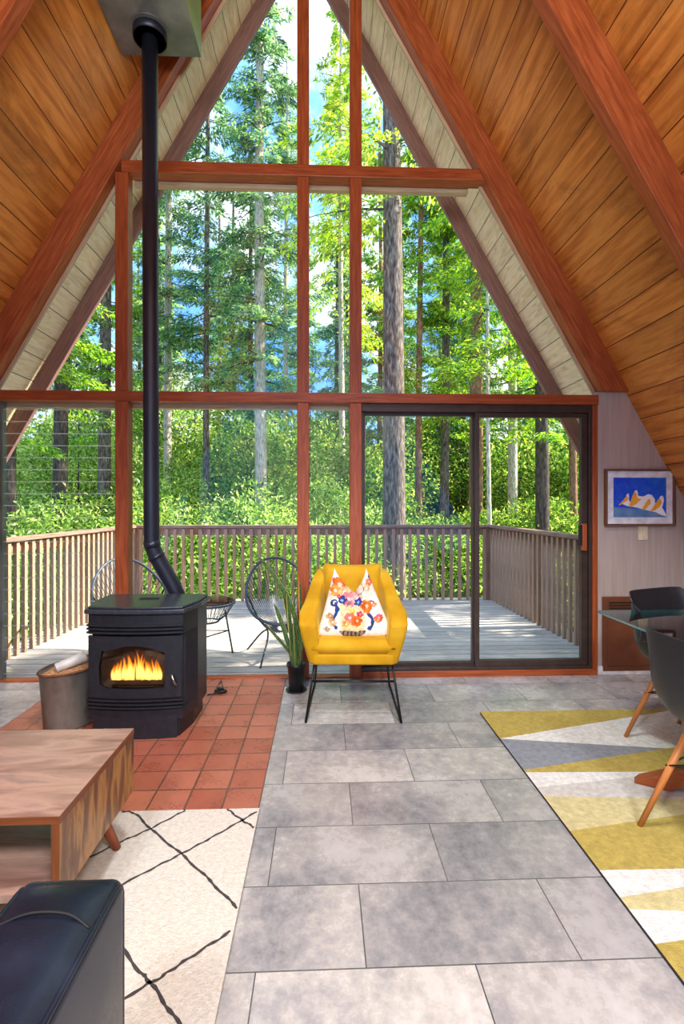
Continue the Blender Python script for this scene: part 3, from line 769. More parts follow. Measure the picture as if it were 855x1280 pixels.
# ceiling support box
cb = thing('flue_support_box', 'grey sheet metal flue box fixed to the ceiling slope around the top of the stovepipe', 'flue box', (-1.095, 3.2, 4.345))
mb = MB(); x0, x1, y0, y1 = -.265, .265, -.25, .215
def hz(x): return 6.495 - SL*abs(-1.095+x-CX) - 4.345
a = [(x0,y0,0),(x1,y0,0),(x1,y1,0),(x0,y1,0)]; b = [(p[0],p[1],max(.004,hz(p[0]))) for p in a]
mb.face(a[::-1])
for i in range(4):
    j = (i+1) % 4; mb.face([a[i],a[j],b[j],b[i]])
mb.face(b)
mb.build('housing', M['steel'], cb, merge=True)
mb = MB(); mb.lathe([(.105,-.05),(.105,0),(.098,0),(.098,-.05)], 32, (-.02,.045,0)); mb.build('collar', M['pipe'], cb, smooth=True)
mb = MB(); mb.lathe([(.06,-.004),(.128,-.004),(.128,0),(.06,0)], 32, (-.02,.045,0)); mb.build('trim_ring', M['steel'], cb)
# cord
mb = MB(); rr = random.Random(5); pts = []
for i in range(26):
    a = i*.75; r = .035+.012*math.sin(i*1.7); pts.append((r*math.cos(a)*1.2, r*math.sin(a), .008+.0008*i+.004*math.sin(i)))
pts = [(-.10,-.05,.008),(-.06,-.03,.008)]+pts+[(.01,.02,.05),(.0,.03,.07),(-.015,.025,.05)]
mb.tube(cat_rom(pts,4), .0042, 6)
mb.box(-.02,.012,-.02,.012,.014,.036)
cord = mb.build('power_cord', M['plastic_black'], None, smooth=True); cord.location = (-.70, 3.42, .004); cord.scale = (.8,.8,1.1)
tag(cord, 'coiled black power cord on the hearth tiles beside the stove', 'power cord')

# ------------------------------------------------------------------ pellet bucket
bk = thing('pellet_bucket', 'rusty galvanised oval bucket of wood pellets left of the stove', 'bucket', (-1.475, 3.03, .004), math.radians(-28))
sx, sy = .135, .215
mb = MB(); mb.lathe([(.86,0),(.88,.01),(1,.325),(1.03,.33),(1.03,.338),(.98,.338),(.975,.325),(.955,.30)], 48, sx=sx, sy=sy)
mb.build('tub', M['galv'], bk, smooth=True)
mb = MB(); pts = [(sx*1.015*math.cos(2*PI*i/48), sy*1.015*math.sin(2*PI*i/48), .333) for i in range(48)]
mb.tube(pts, .007, 8, closed=True); mb.build('rolled_rim', M['rust'], bk, smooth=True)
mb = MB()
def pel(u, v):
    a = 2*PI*u; r = v*.968; x, y = r*sx*math.cos(a), r*sy*math.sin(a)
    return (x, y, .314+.018*(1-v*v)+.010*MN.noise((x*14,y*14,0)))
mb.grid(pel, 40, 12, closed_u=True); pl = mb.build('pellets', M['pellet'], bk, smooth=True); pl['kind'] = 'stuff'
mb = MB(); mb.tube([(-.03,sy*1.0,.30),(-.025,sy*1.06,.40),(0,sy*1.07,.43),(.05,sy*1.06,.43),(.075,sy*1.05,.40),(.08,sy*1.0,.30)], .004, 6); hb = mb.build('bail_handle', M['rust'], bk, smooth=True)
mb = MB(); mb.tube([(-.008,sy*1.07,.43),(.056,sy*1.06,.43)], .013, 10); mb.build('wooden_grip', M['tablewood'], hb, smooth=True)
sc = thing('scoop', 'pale plastic scoop lying on the wood pellets in the bucket', 'scoop', (-1.485, 2.98, .362), math.radians(-8))
mb = MB(); 
mb.tube([(-.05,-.06,-.012),(-.045,-.055,-.010),(.0,.0,.006),(.05,.062,.024)], [.026,.028,.030,.033], 20, caps=False)
mb.tube([(-.05,-.06,-.012),(-.047,-.0575,-.011)], [.001,.026], 20, caps=False)
mb.build('cup', M['cup'], sc, smooth=True)

# ------------------------------------------------------------------ coffee table
ct = thing('coffee_table', 'rustic brown wood coffee table with an open shelf and splayed legs on the cream rug', 'table', (-1.267, 1.645, .016))
hx, hy, z0, z1 = .55, .265, .20, .434
mb = MB(); mb.box(-hx,hx,-hy,hy,z1-.022,z1); tt = mb.build('tabletop', M['table'], ct, bevel=.0015)
mb = MB(); mb.box(-hx,hx,-hy-.0012,-hy,z1-.022,z1-.001); mb.box(hx,hx+.0012,-hy,hy,z1-.022,z1-.001,grain='y'); mb.build('edge_band', M['tableedge'], tt)
for s, nm in ((1,'side_panel'), (-1,'side_panel')):
    mb = MB(); xa, xb = (hx-.022, hx) if s > 0 else (-hx, -hx+.022)
    mb.box(xa, xb, -hy, hy, z0, z1-.022, grain='z'); p = mb.build(nm, M['tableside'], ct)
    mb = MB(); mb.box(xa, xb, -hy-.0012, -hy, z0, z1-.022, grain='z'); mb.build('edge_band', M['tableedge'], p)
mb = MB(); mb.box(-hx+.022,hx-.022,-hy,hy,z0,z0+.022); mb.build('shelf', M['table'], ct)
mb = MB(); mb.box(-.012,.012,-hy+.02,hy-.02,z0+.022,z1-.022,grain='z'); mb.build('divider', M['table'], ct)
for sx_ in (-1,1):
    for sy_ in (-1,1):
        mb = MB(); mb.tube([(sx_*.435,sy_*.19,z0),(sx_*.50,sy_*.235,0)], [.024,.015], 14); mb.build('leg', M['tablewood'], ct, smooth=True)
# little spiky plant on the table, its tips just reach into view
pp_ = thing('succulent', 'small spiky dark green succulent in a pot at the left end of the coffee table', 'plant', (-1.285, 1.77, .45))
mb = MB(); mb.lathe([(.038,0),(.05,.075),(.044,.075),(.04,.06)], 24); mb.build('pot', M['mat'], pp_, smooth=True)
M['succ'] = flat('dark_succulent_leaf', (40,62,36), rough=.45)
mb = MB(); rr = random.Random(2)
for i in range(22):
    a = i*2.4; e = rr.uniform(.25,1.2); l = rr.uniform(.06,.085); d = Vector((math.cos(a)*math.cos(e), math.sin(a)*math.cos(e), math.sin(e)))
    mb.tube([(0,0,.062), Vector((0,0,.062))+d*l*.5, Vector((0,0,.062))+d*l], [.008,.007,.0008], 6)
mb.build('leaves', M['succ'], pp_, smooth=True)

# ------------------------------------------------------------------ sofa
so = thing('sofa', 'dark navy leather sofa facing the coffee table, its piped arm in the lower left', 'sofa', (0,0,.016))
xo = -.372
def soft_box(name, x0, x1, y0, y1, z0, z1, r, parent=so, puff=0, m='leather'):
    """rounded upholstery block"""
    mb = MB()
    nx = 10
    mb.box(x0,x1,y0,y1,z0,z1)
    o = mb.build(name, M[m], parent, smooth=True, bevel=r, seg=5)
    return o
arm = soft_box('arm', xo-.185, xo, .02, .955, .10, .585, .022)
# slightly crowned padded top with a stitched seam and piping down each edge
mb = MB()
def at(u, v):
    x = xo-.172+.159*u; y = .03+.905*v
    return (x, y, .583+.015*math.sin(PI*u)**.6*math.sin(PI*min(1,max(0,v)))**.15)
mb.grid(at, 14, 40); mb.build('arm_pad', M['leather'], arm, smooth=True)
mb = MB()
for x in (xo-.0064, xo-.1786):
    mb.tube([(x,.02,.5786),(x,.5,.5786),(x,.915,.5786),(x,.930,.577),(x,.942,.568),(x,.9486,.552),(x,.9486,.40),(x,.9486,.12)], .0052, 8)
mb.build('piping', M['leather'], arm, smooth=True)
mb = MB(); mb.tube(cat_rom([(xo-.172,.84,.584),(xo-.13,.848,.597),(xo-.0925,.850,.600),(xo-.05,.846,.597),(xo-.013,.834,.584)],5), .0022, 6); mb.build('stitch_seam', M['dark'], arm, smooth=True)
soft_box('base', -2.2, xo-.185, .1, .90, .10, .30, .02)
soft_box('seat_cushion', -1.38, xo-.19, .22, .94, .30, .455, .035)
soft_box('seat_cushion', -2.2, -1.385, .22, .94, .30, .455, .035)
soft_box('back', -2.2, xo-.187, .0, .24, .30, .80, .04)
soft_box('arm', -2.39, -2.205, .02, .955, .10, .585, .022)
for x in (-2.33, xo-.06):
    for y in (.08,.90):
        mb = MB(); mb.tube([(x,y,.10),(x,y,0)], [.025,.018], 10); mb.build('foot', M['black'], so)

# ------------------------------------------------------------------ yellow armchair
ac = thing('armchair', 'mustard yellow velvet armchair on thin black sled legs in front of the window', 'armchair', (.195, 3.26, 0), math.radians(-2.5))
# shell that wraps from arm to arm: stations (outer x, outer y, inner offset, top height)
sta = [(-.318,-.315,.585),(-.325,-.20,.645),(-.308,-.06,.675),(-.29,.06,.725),(-.272,.17,.79),(-.245,.265,.84),(-.13,.30,.852),(0,.305,.855)]
sta = sta + [(-x,y,z) for x,y,z in sta[-2::-1]]
mb = MB(); rings = []
ns = len(sta)
pts2 = [Vector((s[0],s[1],0)) for s in sta]
for i, (x, y, zt) in enumerate(sta):
    t = (pts2[min(i+1,ns-1)]-pts2[max(i-1,0)]).normalized(); n = Vector((t.y,-t.x,0))   # inward
    if n.dot(Vector((0,0.02,0))-pts2[i]) < 0: n = -n
    po = Vector((x,y,0)); th = .098 if abs(x) > .29 else .078
    zb = .335
    sc_b = .83                                        # shell narrows to the seat
    ob = Vector((x*sc_b, y*.93 if y > 0 else y+.02, zb)); ib = ob + n*.07
    om = Vector((x*.97, y*.99, (zt+zb)/2+.03)); im = om + n*(th+.005)
    ot = po*1.03 + Vector((0,0,zt)); it = po + n*th + Vector((0,0,zt-.008))
    rings.append([ib, ob, om, ot, it, im])
i0 = len(mb.v)
for R in rings: mb.v += [tuple(p) for p in R]
for i in range(ns-1):
    for j in range(6):
        j2 = (j+1) % 6
        mb.f.append([i*6+j, (i+1)*6+j, (i+1)*6+j2, i*6+j2]); mb.uv.append([(0,0)]*4); mb.m.append(0)
mb.f.append([0,1,2,3,4,5]); mb.uv.append([(0,0)]*6); mb.m.append(0)
mb.f.append([(ns-1)*6+j for j in range(6)][::-1]); mb.uv.append([(0,0)]*6); mb.m.append(0)
sh = mb.build('arms_and_back', M['velvet'], ac, smooth=True, merge=True, bevel=.02, seg=4)
mb = MB(); mb.box(-.245,.245,-.30,.26,.335,.40); mb.build('seat_base', M['velvet'], ac, smooth=True, bevel=.012, seg=3)
def pillowy(name, cx, cy, cz, lx, ly, lz, m, parent, rx=0, n=20, pinch=.0, p=3.5):
    mb = MB()
    def shp(sgn):
        def fn(u, v):
            a, b = u*2-1, v*2-1
            e = (1-abs(a)**p)*(1-abs(b)**p); e = max(0,e)**.42
            kx = 1-pinch*(1-b*b)*.0 ; 
            x, y, z = a*lx/2*(1-pinch*(1-abs(b)**2)), b*ly/2*(1-pinch*(1-abs(a)**2)), sgn*lz/2*e
            c, s_ = math.cos(rx), math.sin(rx)
            return (cx+x, cy+y*c-z*s_, cz+y*s_+z*c)
        return fn
    mb.grid(shp(1), n, n); mb.grid(shp(-1), n, n)
    return mb.build(name, m, parent, smooth=True, merge=True)
pillowy('seat_cushion', 0,-.045,.437, .50,.535,.100, M['velvet'], ac, p=8)
pillowy('back_cushion', 0,.165,.675, .42,.43,.15, M['velvet'], ac, rx=math.radians(78), p=7, pinch=.05)
# black sled frame
for s in (-1,1):
    mb = MB(); mb.tube([(s*.235,-.265,.335),(s*.283,-.325,.007),(s*.268,.30,.007),(s*.235,.245,.335)], .007, 8)
    mb.build('leg', M['black'], ac, smooth=True)
for y, z in ((-.285,.235),(.263,.235)):
    mb = MB(); mb.tube([(-.248,y,z),(.248,y,z)], .007, 8); mb.build('stretcher', M['black'], ac, smooth=True)
mb = MB(); mb.tube([(-.235,-.265,.333),(.235,-.265,.333),(.235,.245,.333),(-.235,.245,.333)], .007, 8, closed=True); mb.build('seat_frame', M['black'], ac)

# printed cushion with a chopped top edge
cu = thing('throw_pillow', 'white throw pillow printed with a colourful flower urn sitting on the yellow armchair', 'pillow', (.2, 3.10, .50), math.radians(-2))
def cush_outline(u):
    """height of the upper edge: two horns either side of a deep chop"""
    return .63+.37*(abs(u-.54)/.54)**1.05 if u < .54 else .63+.37*((u-.54)/.46)**1.05
def cmap(u, v):
    h = v*cush_outline(u); xl, xr = .23*h**1.05, 1-.34*h**1.1
    return xl+u*(xr-xl), h
def cpos(sgn):
    def fn(u, v):
        X, h = cmap(u, v); a, b = u*2-1, v*2-1
        e = max(0,(1-abs(a)**3)*(1-abs(b)**3))**.5
        fold = .012*math.sin(X*9)*h*(1-abs(a))
        return ((X-.5)*.475*(1-.03*(1-b*b)), h*.12+sgn*(.066*e)+fold, .012+h*.402-.012*(1-abs(a)**2)*(1-v))
    return fn
def ell(u, v, cx, cy, rx, ry, rot=0):
    c, s = math.cos(rot), math.sin(rot); dx, dy = u-cx, v-cy
    return ((dx*c+dy*s)/rx)**2+((-dx*s+dy*c)/ry)**2
FL = []; rr = random.Random(12)
def ccol(u, v):
    # work in flat picture space of the pillow front (x 0..1, y 0..1)
    x, y = cmap(u, v)
    n = MN.noise((x*9,y*9,1.5)); n2 = MN.noise((x*26,y*26,4.4))
    col = (236,226,212)
    X, Y = x+n2*.016+n*.008, y+n*.018+n2*.010
    def pet(cx, cy, r, c, k=5):
        in_ = tuple(min(255,q*.5+125) for q in c)
        c = tuple(q*(.92+.22*n2)+20*n for q in c)
        d = math.hypot(X-cx,Y-cy); a = math.atan2(Y-cy,X-cx); r = r*1.16; R = r*(.86+.12*math.cos(k*a+n2*3)+.12*n2)
        if d < R*.3: return in_
        if d < R: return c
        return None
    out = col
    # loose washes of colour behind the bouquet
    bq = ell(X, Y, .44, .64, .30, .20)
    if bq < 1 and n > -.05: out = (240,190,140) if n2 > 0 else (240,206,196)
    if ell(X, Y, .70, .76, .12, .20) < 1 and n2 > .15: out = (226,196,170)
    # urn body
    urn = abs(X-.47) < .185*(.72+.55*(Y-.06)/.40 - .35*((Y-.06)/.40)**2) and .07 < Y < .50
    if urn: out = (236,206,150) if n2 > -.1 else (222,190,150)
    if abs(X-.47) < .17-.9*max(0,.10-Y) and .035 < Y < .12: out = (150,130,112) if math.sin(X*120) > -.3 else (70,54,46)
    # urn handles
    for s in (-1,1):
        hx_ = .47+s*(.235+.03*math.sin((Y-.15)*18)); 
        if abs(X-hx_) < .022 and .14 < Y < .50: out = (34,60,118)
        d = math.hypot(X-(.47+s*.25),Y-.50)
        if .022 < d < .048: out = (34,60,118)
        d = math.hypot(X-(.47+s*.225),Y-.15)
        if d < .03: out = (40,70,130)
    for cx,cy,r,c,k in ((.30,.76,.11,(226,110,50),5),(.24,.68,.075,(236,150,70),4),(.36,.66,.07,(240,180,130),6),(.42,.56,.10,(232,120,130),6),(.52,.58,.08,(238,160,150),5),
                        (.33,.545,.06,(36,66,130),5),(.66,.46,.085,(232,110,30),6),(.55,.52,.05,(36,66,130),5),(.70,.80,.05,(226,110,70),5),(.73,.88,.04,(50,80,140),5),
                        (.60,.66,.08,(240,214,190),6),(.66,.72,.045,(190,170,140),4),(.43,.30,.075,(232,120,110),6),(.52,.25,.07,(228,110,40),5),(.38,.22,.05,(240,170,80),5),(.57,.35,.045,(210,60,80),5),
                        (.82,.28,.06,(214,90,90),4),(.80,.25,.035,(230,130,60),4),(.76,.47,.035,(210,140,90),4),(.16,.30,.05,(222,170,120),4),(.20,.22,.05,(228,180,130),4),(.13,.12,.04,(190,170,150),4),
                        (.47,.40,.04,(240,190,60),5),(.29,.60,.03,(200,60,60),5)):
        p = pet(cx,cy,r,c,k)
        if p: out = p
    # thin stems
    if abs(X-(.5+.12*math.sin(Y*11))) < .006 and Y > .45: out = (70,90,110)
    return lin(tuple(min(255,max(0,q*(1+.06*n2))) for q in out))
fr_ = painted_grid('front_cover', cpos(-1), ccol, 120, 120, M['cushion'], cu)
mb = MB(); mb.grid(cpos(1), 40, 40); mb.build('back_cover', M['gwhite'], cu, smooth=True)
cu.location = (.198, 3.08, .472)

# ------------------------------------------------------------------ snake plant
sn_ = thing('snake_plant', 'tall snake plant in a black nursery pot beside the armchair', 'plant', (-.185, 3.46, 0))
mb = MB(); mb.lathe([(.046,0),(.05,.006),(.062,.175),(.068,.176),(.068,.195),(.06,.195),(.056,.165)], 32); mb.build('pot', M['pot'], sn_, smooth=True)
mb = MB(); mb.lathe([(.062,0),(.074,.012),(.070,.014),(.055,.004)], 32); mb.build('saucer', M['pot'], sn_, smooth=True)
mb = MB(); mb.lathe([(.0001,.168),(.057,.164)], 24); mb.build('soil', M['soil'], sn_, smooth=True)
m, nt, out = newmat('snake_plant_leaf'); L = nt.links
b = nt.nodes.new('ShaderNodeBsdfPrincipled'); b.inputs['Roughness'].default_value = .38; L.new(b.outputs[0], out.inputs[0])
uvn = nt.nodes.new('ShaderNodeUVMap'); s_ = nt.nodes.new('ShaderNodeSeparateXYZ'); L.new(uvn.outputs[0], s_.inputs[0])
wv = nt.nodes.new('ShaderNodeTexNoise'); wv.inputs['Scale'].default_value = 3; wv.inputs['Detail'].default_value = 5
mpp = nt.nodes.new('ShaderNodeMapping'); mpp.inputs['Scale'].default_value = (1.2,9,1); L.new(uvn.outputs[0], mpp.inputs[0]); L.new(mpp.outputs[0], wv.inputs['Vector'])
rg = ramp(nt, [(.35,(30,58,28)), (.55,(70,104,52)), (.7,(108,136,76))]); L.new(wv.outputs['Fac'], rg.inputs[0])
ppn = N(nt, 'ShaderNodeMath', operation='PINGPONG'); ppn.inputs[1].default_value = .5; L.new(s_.outputs[0], ppn.inputs[0])
gr = N(nt, 'ShaderNodeMath', operation='LESS_THAN'); gr.inputs[1].default_value = .085; L.new(ppn.outputs[0], gr.inputs[0])
mxl = nt.nodes.new('ShaderNodeMix'); mxl.data_type = 'RGBA'; mxl.inputs[7].default_value = lin((214,206,110)); L.new(gr.outputs[0], mxl.inputs[0]); L.new(rg.outputs[0], mxl.inputs[6]); L.new(mxl.outputs[2], b.inputs['Base Color'])
M['snake'] = m
# (tip dx, tip dy, tip z, width, bend)
leaves = [(-.265,-.05,.955,.040,.14),(-.115,.0,.80,.045,.02),(-.02,.03,.66,.04,0),(-.21,-.03,.47,.036,-.01),(-.155,.04,.60,.04,.01),(.125,.0,.70,.036,-.05),(.055,-.03,.56,.034,.01),(-.075,.05,.62,.036,.01),(.02,.05,.78,.034,.02),(-.06,-.04,.70,.042,0),(.09,.05,.50,.03,0)]
for i, (dx, dy, zt, w, bend) in enumerate(leaves):
    a = i*2.399; bx_, by_ = .026*math.cos(a), .026*math.sin(a)
    ang = i*.9
    mb = MB()
    def fn(u, v, dx=dx, dy=dy, zt=zt, w=w, bend=bend, bx_=bx_, by_=by_, ang=ang):
        x = bx_+(dx-bx_)*(v**1.25) ; y = by_+(dy-by_)*v; z = .16+(zt-.16)*(v-.0*v)
        if bend: x += bend*math.sin(PI*v)*.45; z += abs(bend)*.25*math.sin(PI*v)
        ww = w*(.45+.9*v-.35*v*v)*(1-v**5)**.6 + .0006
        tw = .5*math.sin(ang)+.5*v
        a = u-.5; cup = .35*w*(4*a*a-.5)*.6
        return (x+a*ww*math.cos(tw)-cup*math.sin(tw)*.5, y+a*ww*math.sin(tw)+cup*math.cos(tw), z)
    mb.grid(fn, 6, 18)
    mb.build('leaf', M['snake'], sn_, smooth=True, solid=.003)

# ------------------------------------------------------------------ glass dining table
dt = thing('dining_table', 'glass topped dining table on crossed cherry wood legs over the geometric rug', 'table', (2.08, 1.84, .012))
tx, ty = .625, .755
mb = MB(); r = .03
def rrect(hx, hy, r, n=6):
    p = []
    for cx_, cy_, a0 in ((hx-r,hy-r,0),(-hx+r,hy-r,PI/2),(-hx+r,-hy+r,PI),(hx-r,-hy+r,3*PI/2)):
        for i in range(n+1): p.append((cx_+r*math.cos(a0+PI/2*i/n), cy_+r*math.sin(a0+PI/2*i/n)))
    return p
rp = rrect(tx, ty, .025); zt0, zt1 = .710, .720
mb.face([(p[0],p[1],zt1) for p in rp], None, 0); mb.face([(p[0],p[1],zt0) for p in rp[::-1]], None, 0)
for i in range(len(rp)):
    a, b2_ = rp[i], rp[(i+1) % len(rp)]
    mb.face([(a[0],a[1],zt0),(b2_[0],b2_[1],zt0),(b2_[0],b2_[1],zt1),(a[0],a[1],zt1)], None, 1)
mb.build('glass_top', [M['tglass'], M['tglass_edge']], dt)
for s1, s2, h0 in ((-1,1,0),(1,-1,0),(-1,-1,0),(1,1,0)):
    mb = MB(); f0 = Vector((s1*.63,s2*.42,0)); u = (Vector((s1*.03,s2*.03,0))-f0); Lh = u.length; u.normalize(); w_ = Vector((-u.y,u.x,0))*.031
    prof = [(0,0),(.13,0),(Lh,.325),(Lh,.39),(.02,.022)]
    A = [f0+u*p[0]+Vector((0,0,p[1]))-w_ for p in prof]; B = [f0+u*p[0]+Vector((0,0,p[1]))+w_ for p in prof]
    mb.face(A, [(p[0],p[1]) for p in prof]); mb.face(B[::-1], [(p[0],p[1]) for p in prof[::-1]])
    for a in range(5):
        b = (a+1) % 5; mb.face([A[b],A[a],B[a],B[b]], [(prof[b][0],0),(prof[a][0],0),(prof[a][0],.06),(prof[b][0],.06)])
    mb.beam((s1*.03,s2*.03,.36),(s1*.42,s2*.34,.706),.06,.05)
    mb.build('leg', M['tablewood'], dt, bevel=.003, merge=True)
mb = MB(); mb.beam((0,0,.29),(0,0,.43),.12,.12); mb.build('hub', M['tablewood'], dt, bevel=.006)

# ------------------------------------------------------------------ black shell chairs
def shell_pt(u, v):
    """u across -1..1, v from the front lip (0) up to the top of the back (1); faces -Y"""
    s = abs(u); sg = 1 if u >= 0 else -1
    prof = [(-.245,.440),(-.21,.452),(-.10,.435),(.03,.420),(.12,.428),(.185,.475),(.222,.56),(.248,.66),(.268,.76),(.276,.805)]
    q = v*(len(prof)-1); i = min(int(q), len(prof)-2); t = q-i
    P_ = [Vector((0,)+prof[max(0,min(len(prof)-1,j))]) for j in (i-1,i,i+1,i+2)]
    c = .5*((2*P_[1])+(P_[2]-P_[0])*t+(2*P_[0]-5*P_[1]+4*P_[2]-P_[3])*t*t+(3*P_[1]-P_[0]-3*P_[2]+P_[3])*t**3)
    y, z = c.y, c.z
    hw = .265 + .05*math.sin(PI*min(1,v/.62)) if v < .62 else .315-.115*((v-.62)/.38)**1.5
    hw = .25+.07*sst(0,.35,v) - .085*sst(.6,1,v)
    th_ = s*PI/2; e = (1-math.cos(th_))**1.25
    x = sg*hw*math.sin(th_)**.75
    seat = 1-sst(.45,.72,v)
    lift = (.02+.215*sst(0,.28,v))*seat
    fwd = .17*sst(.42,.62,v)*(1-.55*sst(.72,1,v))
    z2 = z + e*lift; y2 = y - e*fwd
    # rounded top corners and arm line sloping to the front
    z2 -= .055*sst(.55,1,s)**2*sst(.80,1,v)
    if v > .45: z2 -= .0*e
    y2 -= .02*e*seat
    return Vector((x, y2, z2))
def make_chair(label):
    t = thing('dining_chair', label, 'chair', group=None)
    mb = MB(); mb.grid(lambda a, b: shell_pt(a*2-1, b), 26, 26)
    mb.build('seat_shell', M['shell'], t, smooth=True, merge=True, solid=.007, sub=1)
    for sx_ in (-1,1):
        for sy_ in (-1,1):
            mb = MB(); mb.tube([(sx_*.135,sy_*.125+.0,.395),(sx_*.222,sy_*.245+.01,0)], [.0145,.0105], 12)
            mb.build('leg', M['beech'], t, smooth=True)
    mb = MB()
    A = [(-.175,-.17,.26),(.175,-.17,.26),(.175,.18,.26),(-.175,.18,.26)]
    tops = [(-.12,-.11,.405),(.12,-.11,.405),(.12,.12,.405),(-.12,.12,.405)]
    for i in range(4):
        mb.tube([A[i], tops[(i+1) % 4]], .0035, 6); mb.tube([A[i], tops[(i-1) % 4]], .0035, 6)
        mb.tube([A[i], (A[i][0]*.05,A[i][1]*.05,.30)], .0035, 6)
    mb.box(-.10,.10,-.10,.11,.402,.412)
    mb.build('wire_brace', M['black'], t)
    return t
ch = make_chair('black moulded shell chair with wooden legs pushed under the far end of the glass table')
ch.location = (1.97, 2.52, .012); ch.rotation_euler = (0,0,math.radians(20))
c2 = copy_tree(ch); tag(c2, 'black moulded shell chair at the near side of the glass table, seen from behind')
c2.location = (1.545, 1.745, .012); c2.rotation_euler = (0,0,math.radians(90+6))

# ------------------------------------------------------------------ deck
mb = MB(); mb.obox((-.17,5.62,DECK-.05), (5.9,0,0), (0,3.7,0), (0,0,.1)); struct('deck_floor', mb, M['deck'])
def railing(p0, p1, n, label, inward):
    p0, p1 = Vector(p0), Vector(p1); d = p1-p0; L_ = d.length; ang = math.atan2(d.y,d.x)
    t = thing('deck_railing', label, 'railing', (p0.x,p0.y,DECK), ang)
    s = 1 if inward > 0 else -1
    mb = MB(); mb.box(-.03,L_+.03,-.05+.03*s,.05+.03*s,1.072,1.112); mb.build('top_rail', M['rail'], t, bevel=.005)
    mb = MB(); mb.box(0,L_,-.02,.02,.965,1.072); mb.build('fascia_board', M['rail'], t, bevel=.003)
    first = None
    for i in range(n):
        x = .07+(L_-.14)*i/(n-1)
        if first is None:
            mb = MB(); mb.box(-.021,.021,-.0175,.0175,0,1.05,grain='z'); first = o = mb.build('baluster', M['baluster'], t)
        else:
            o = first.copy(); C.objects.link(o); o.parent = t
        o.location = (x, .037*s, .005 if True else 0)
    mb = MB(); mb.box(-.045,.045,-.045,.045,-.3,1.07,grain='z'); po = mb.build('post', M['rail'], t)
    for f in ((1.0,) if L_ > 4 else (.5,1.0)):
        c = po.copy(); C.objects.link(c); c.parent = t; c.location = (L_*f,-.065*s if f == .5 else 0,0)
    return t
railing((-2.93,4.35,0), (-2.78,7.38,0), 26, 'sunlit weathered wood railing along the left side of the deck', -1)
railing((-2.72,7.38,0), (2.46,7.30,0), 42, 'weathered wood railing across the far end of the deck', -1)
railing((2.52,7.30,0), (2.60,4.0,0), 28, 'shaded weathered wood railing along the right side of the deck', -1)

# wire patio furniture
def acapulco(label, loc, rz):
    t = thing('wire_patio_chair', label, 'patio chair', loc, rz)
    def hoop(a):       # egg-shaped ring, tilted back: narrow at the bottom front
        x = .335*math.sin(a)*(1-.10*math.cos(a)*-1); s = -math.cos(a)      # s -1 at the front, 1 at the top back
        v = (s+1)/2
        return Vector((x, -.34+.66*v, .36+.02*v+.50*v**1.5 + .02*abs(math.sin(a))))
    def low(a):
        s = -math.cos(a); v = (s+1)/2
        return Vector((.045*math.sin(a), -.05+.10*v, .235+.05*v*v))
    H = [hoop(2*PI*i/56) for i in range(56)]; Lw = [low(2*PI*i/28) for i in range(28)]
    mb = MB(); mb.tube(H, .013, 8, closed=True); mb.build('hoop', M['cord'], t, smooth=True)
    mb = MB(); mb.tube(Lw, .009, 6, closed=True); mb.build('seat_ring', M['cord'], t, smooth=True)
    mb = MB()
    for i in range(56):
        a = 2*PI*i/56; p, q = H[i], low(a)
        midp = (p+q)/2 + Vector((0,.02,-.05))
        mb.tube([p, midp, q], .0032, 4, caps=False)
    w = mb.build('cord_webbing', M['cord'], t); w['kind'] = 'stuff'
    for s in (-1,1):
        mb = MB(); mb.tube(cat_rom([(s*.325,.02,.60),(s*.23,-.02,.38),(s*.14,-.05,.235),(s*.27,-.30,.0)],5), .0085, 8); mb.build('leg', M['rod'], t, smooth=True)
        mb = MB(); mb.tube(cat_rom([(s*.12,.04,.25),(s*.17,.14,.18),(s*.26,.30,.0)],4), .0085, 8); mb.build('leg', M['rod'], t, smooth=True)
    return t
a1 = acapulco('blue grey corded wire patio chair on the deck behind the snake plant', (-.39,4.68,DECK), math.radians(20))
a2 = copy_tree(a1); tag(a2, 'blue grey corded wire patio chair on the deck behind the stove'); a2.location = (-1.80,4.72,DECK); a2.rotation_euler = (0,0,math.radians(38))
a1['group'] = a2['group'] = 'wire patio chairs on the deck'
tb = thing('wire_side_table', 'low round glass topped corded wire table on the deck beside the stove', 'side table', (-1.07,4.66,DECK))
Hr = [(.245*math.cos(2*PI*i/36), .245*math.sin(2*PI*i/36), .50) for i in range(36)]; Lr = [(.10*math.cos(2*PI*i/36), .10*math.sin(2*PI*i/36), .33) for i in range(36)]
mb = MB(); mb.tube(Hr, .011, 8, closed=True); mb.tube(Lr, .008, 6, closed=True); mb.build('ring_frame', M['cord'], tb, smooth=True)
mb = MB()
for i in range(36): mb.tube([Hr[i], (Vector(Hr[i])+Vector(Lr[i]))/2+Vector((0,0,-.03)), Lr[i]], .003, 4, caps=False)
w = mb.build('cord_webbing', M['cord'], tb); w['kind'] = 'stuff'
mb = MB(); mb.lathe([(.0001,.512),(.24,.512),(.24,.520),(.0001,.520)], 40); mb.build('glass_top', M['tglass'], tb)
for i in range(3):
    a = 2*PI*i/3+.45
    mb = MB(); mb.tube([(.22*math.cos(a),.22*math.sin(a),.5),(.12*math.cos(a),.12*math.sin(a),.325),(.235*math.cos(a),.235*math.sin(a),0)] if False else [(.16*math.cos(a),.16*math.sin(a),.42),(.235*math.cos(a),.235*math.sin(a),0)], .0085, 8); mb.build('leg', M['rod'], tb, smooth=True)
mb = MB(); mb.tube([(.19*math.cos(2*PI*i/3+.45),.19*math.sin(2*PI*i/3+.45),.22) for i in range(3)], .006, 6, closed=True); mb.build('stretcher', M['rod'], tb)

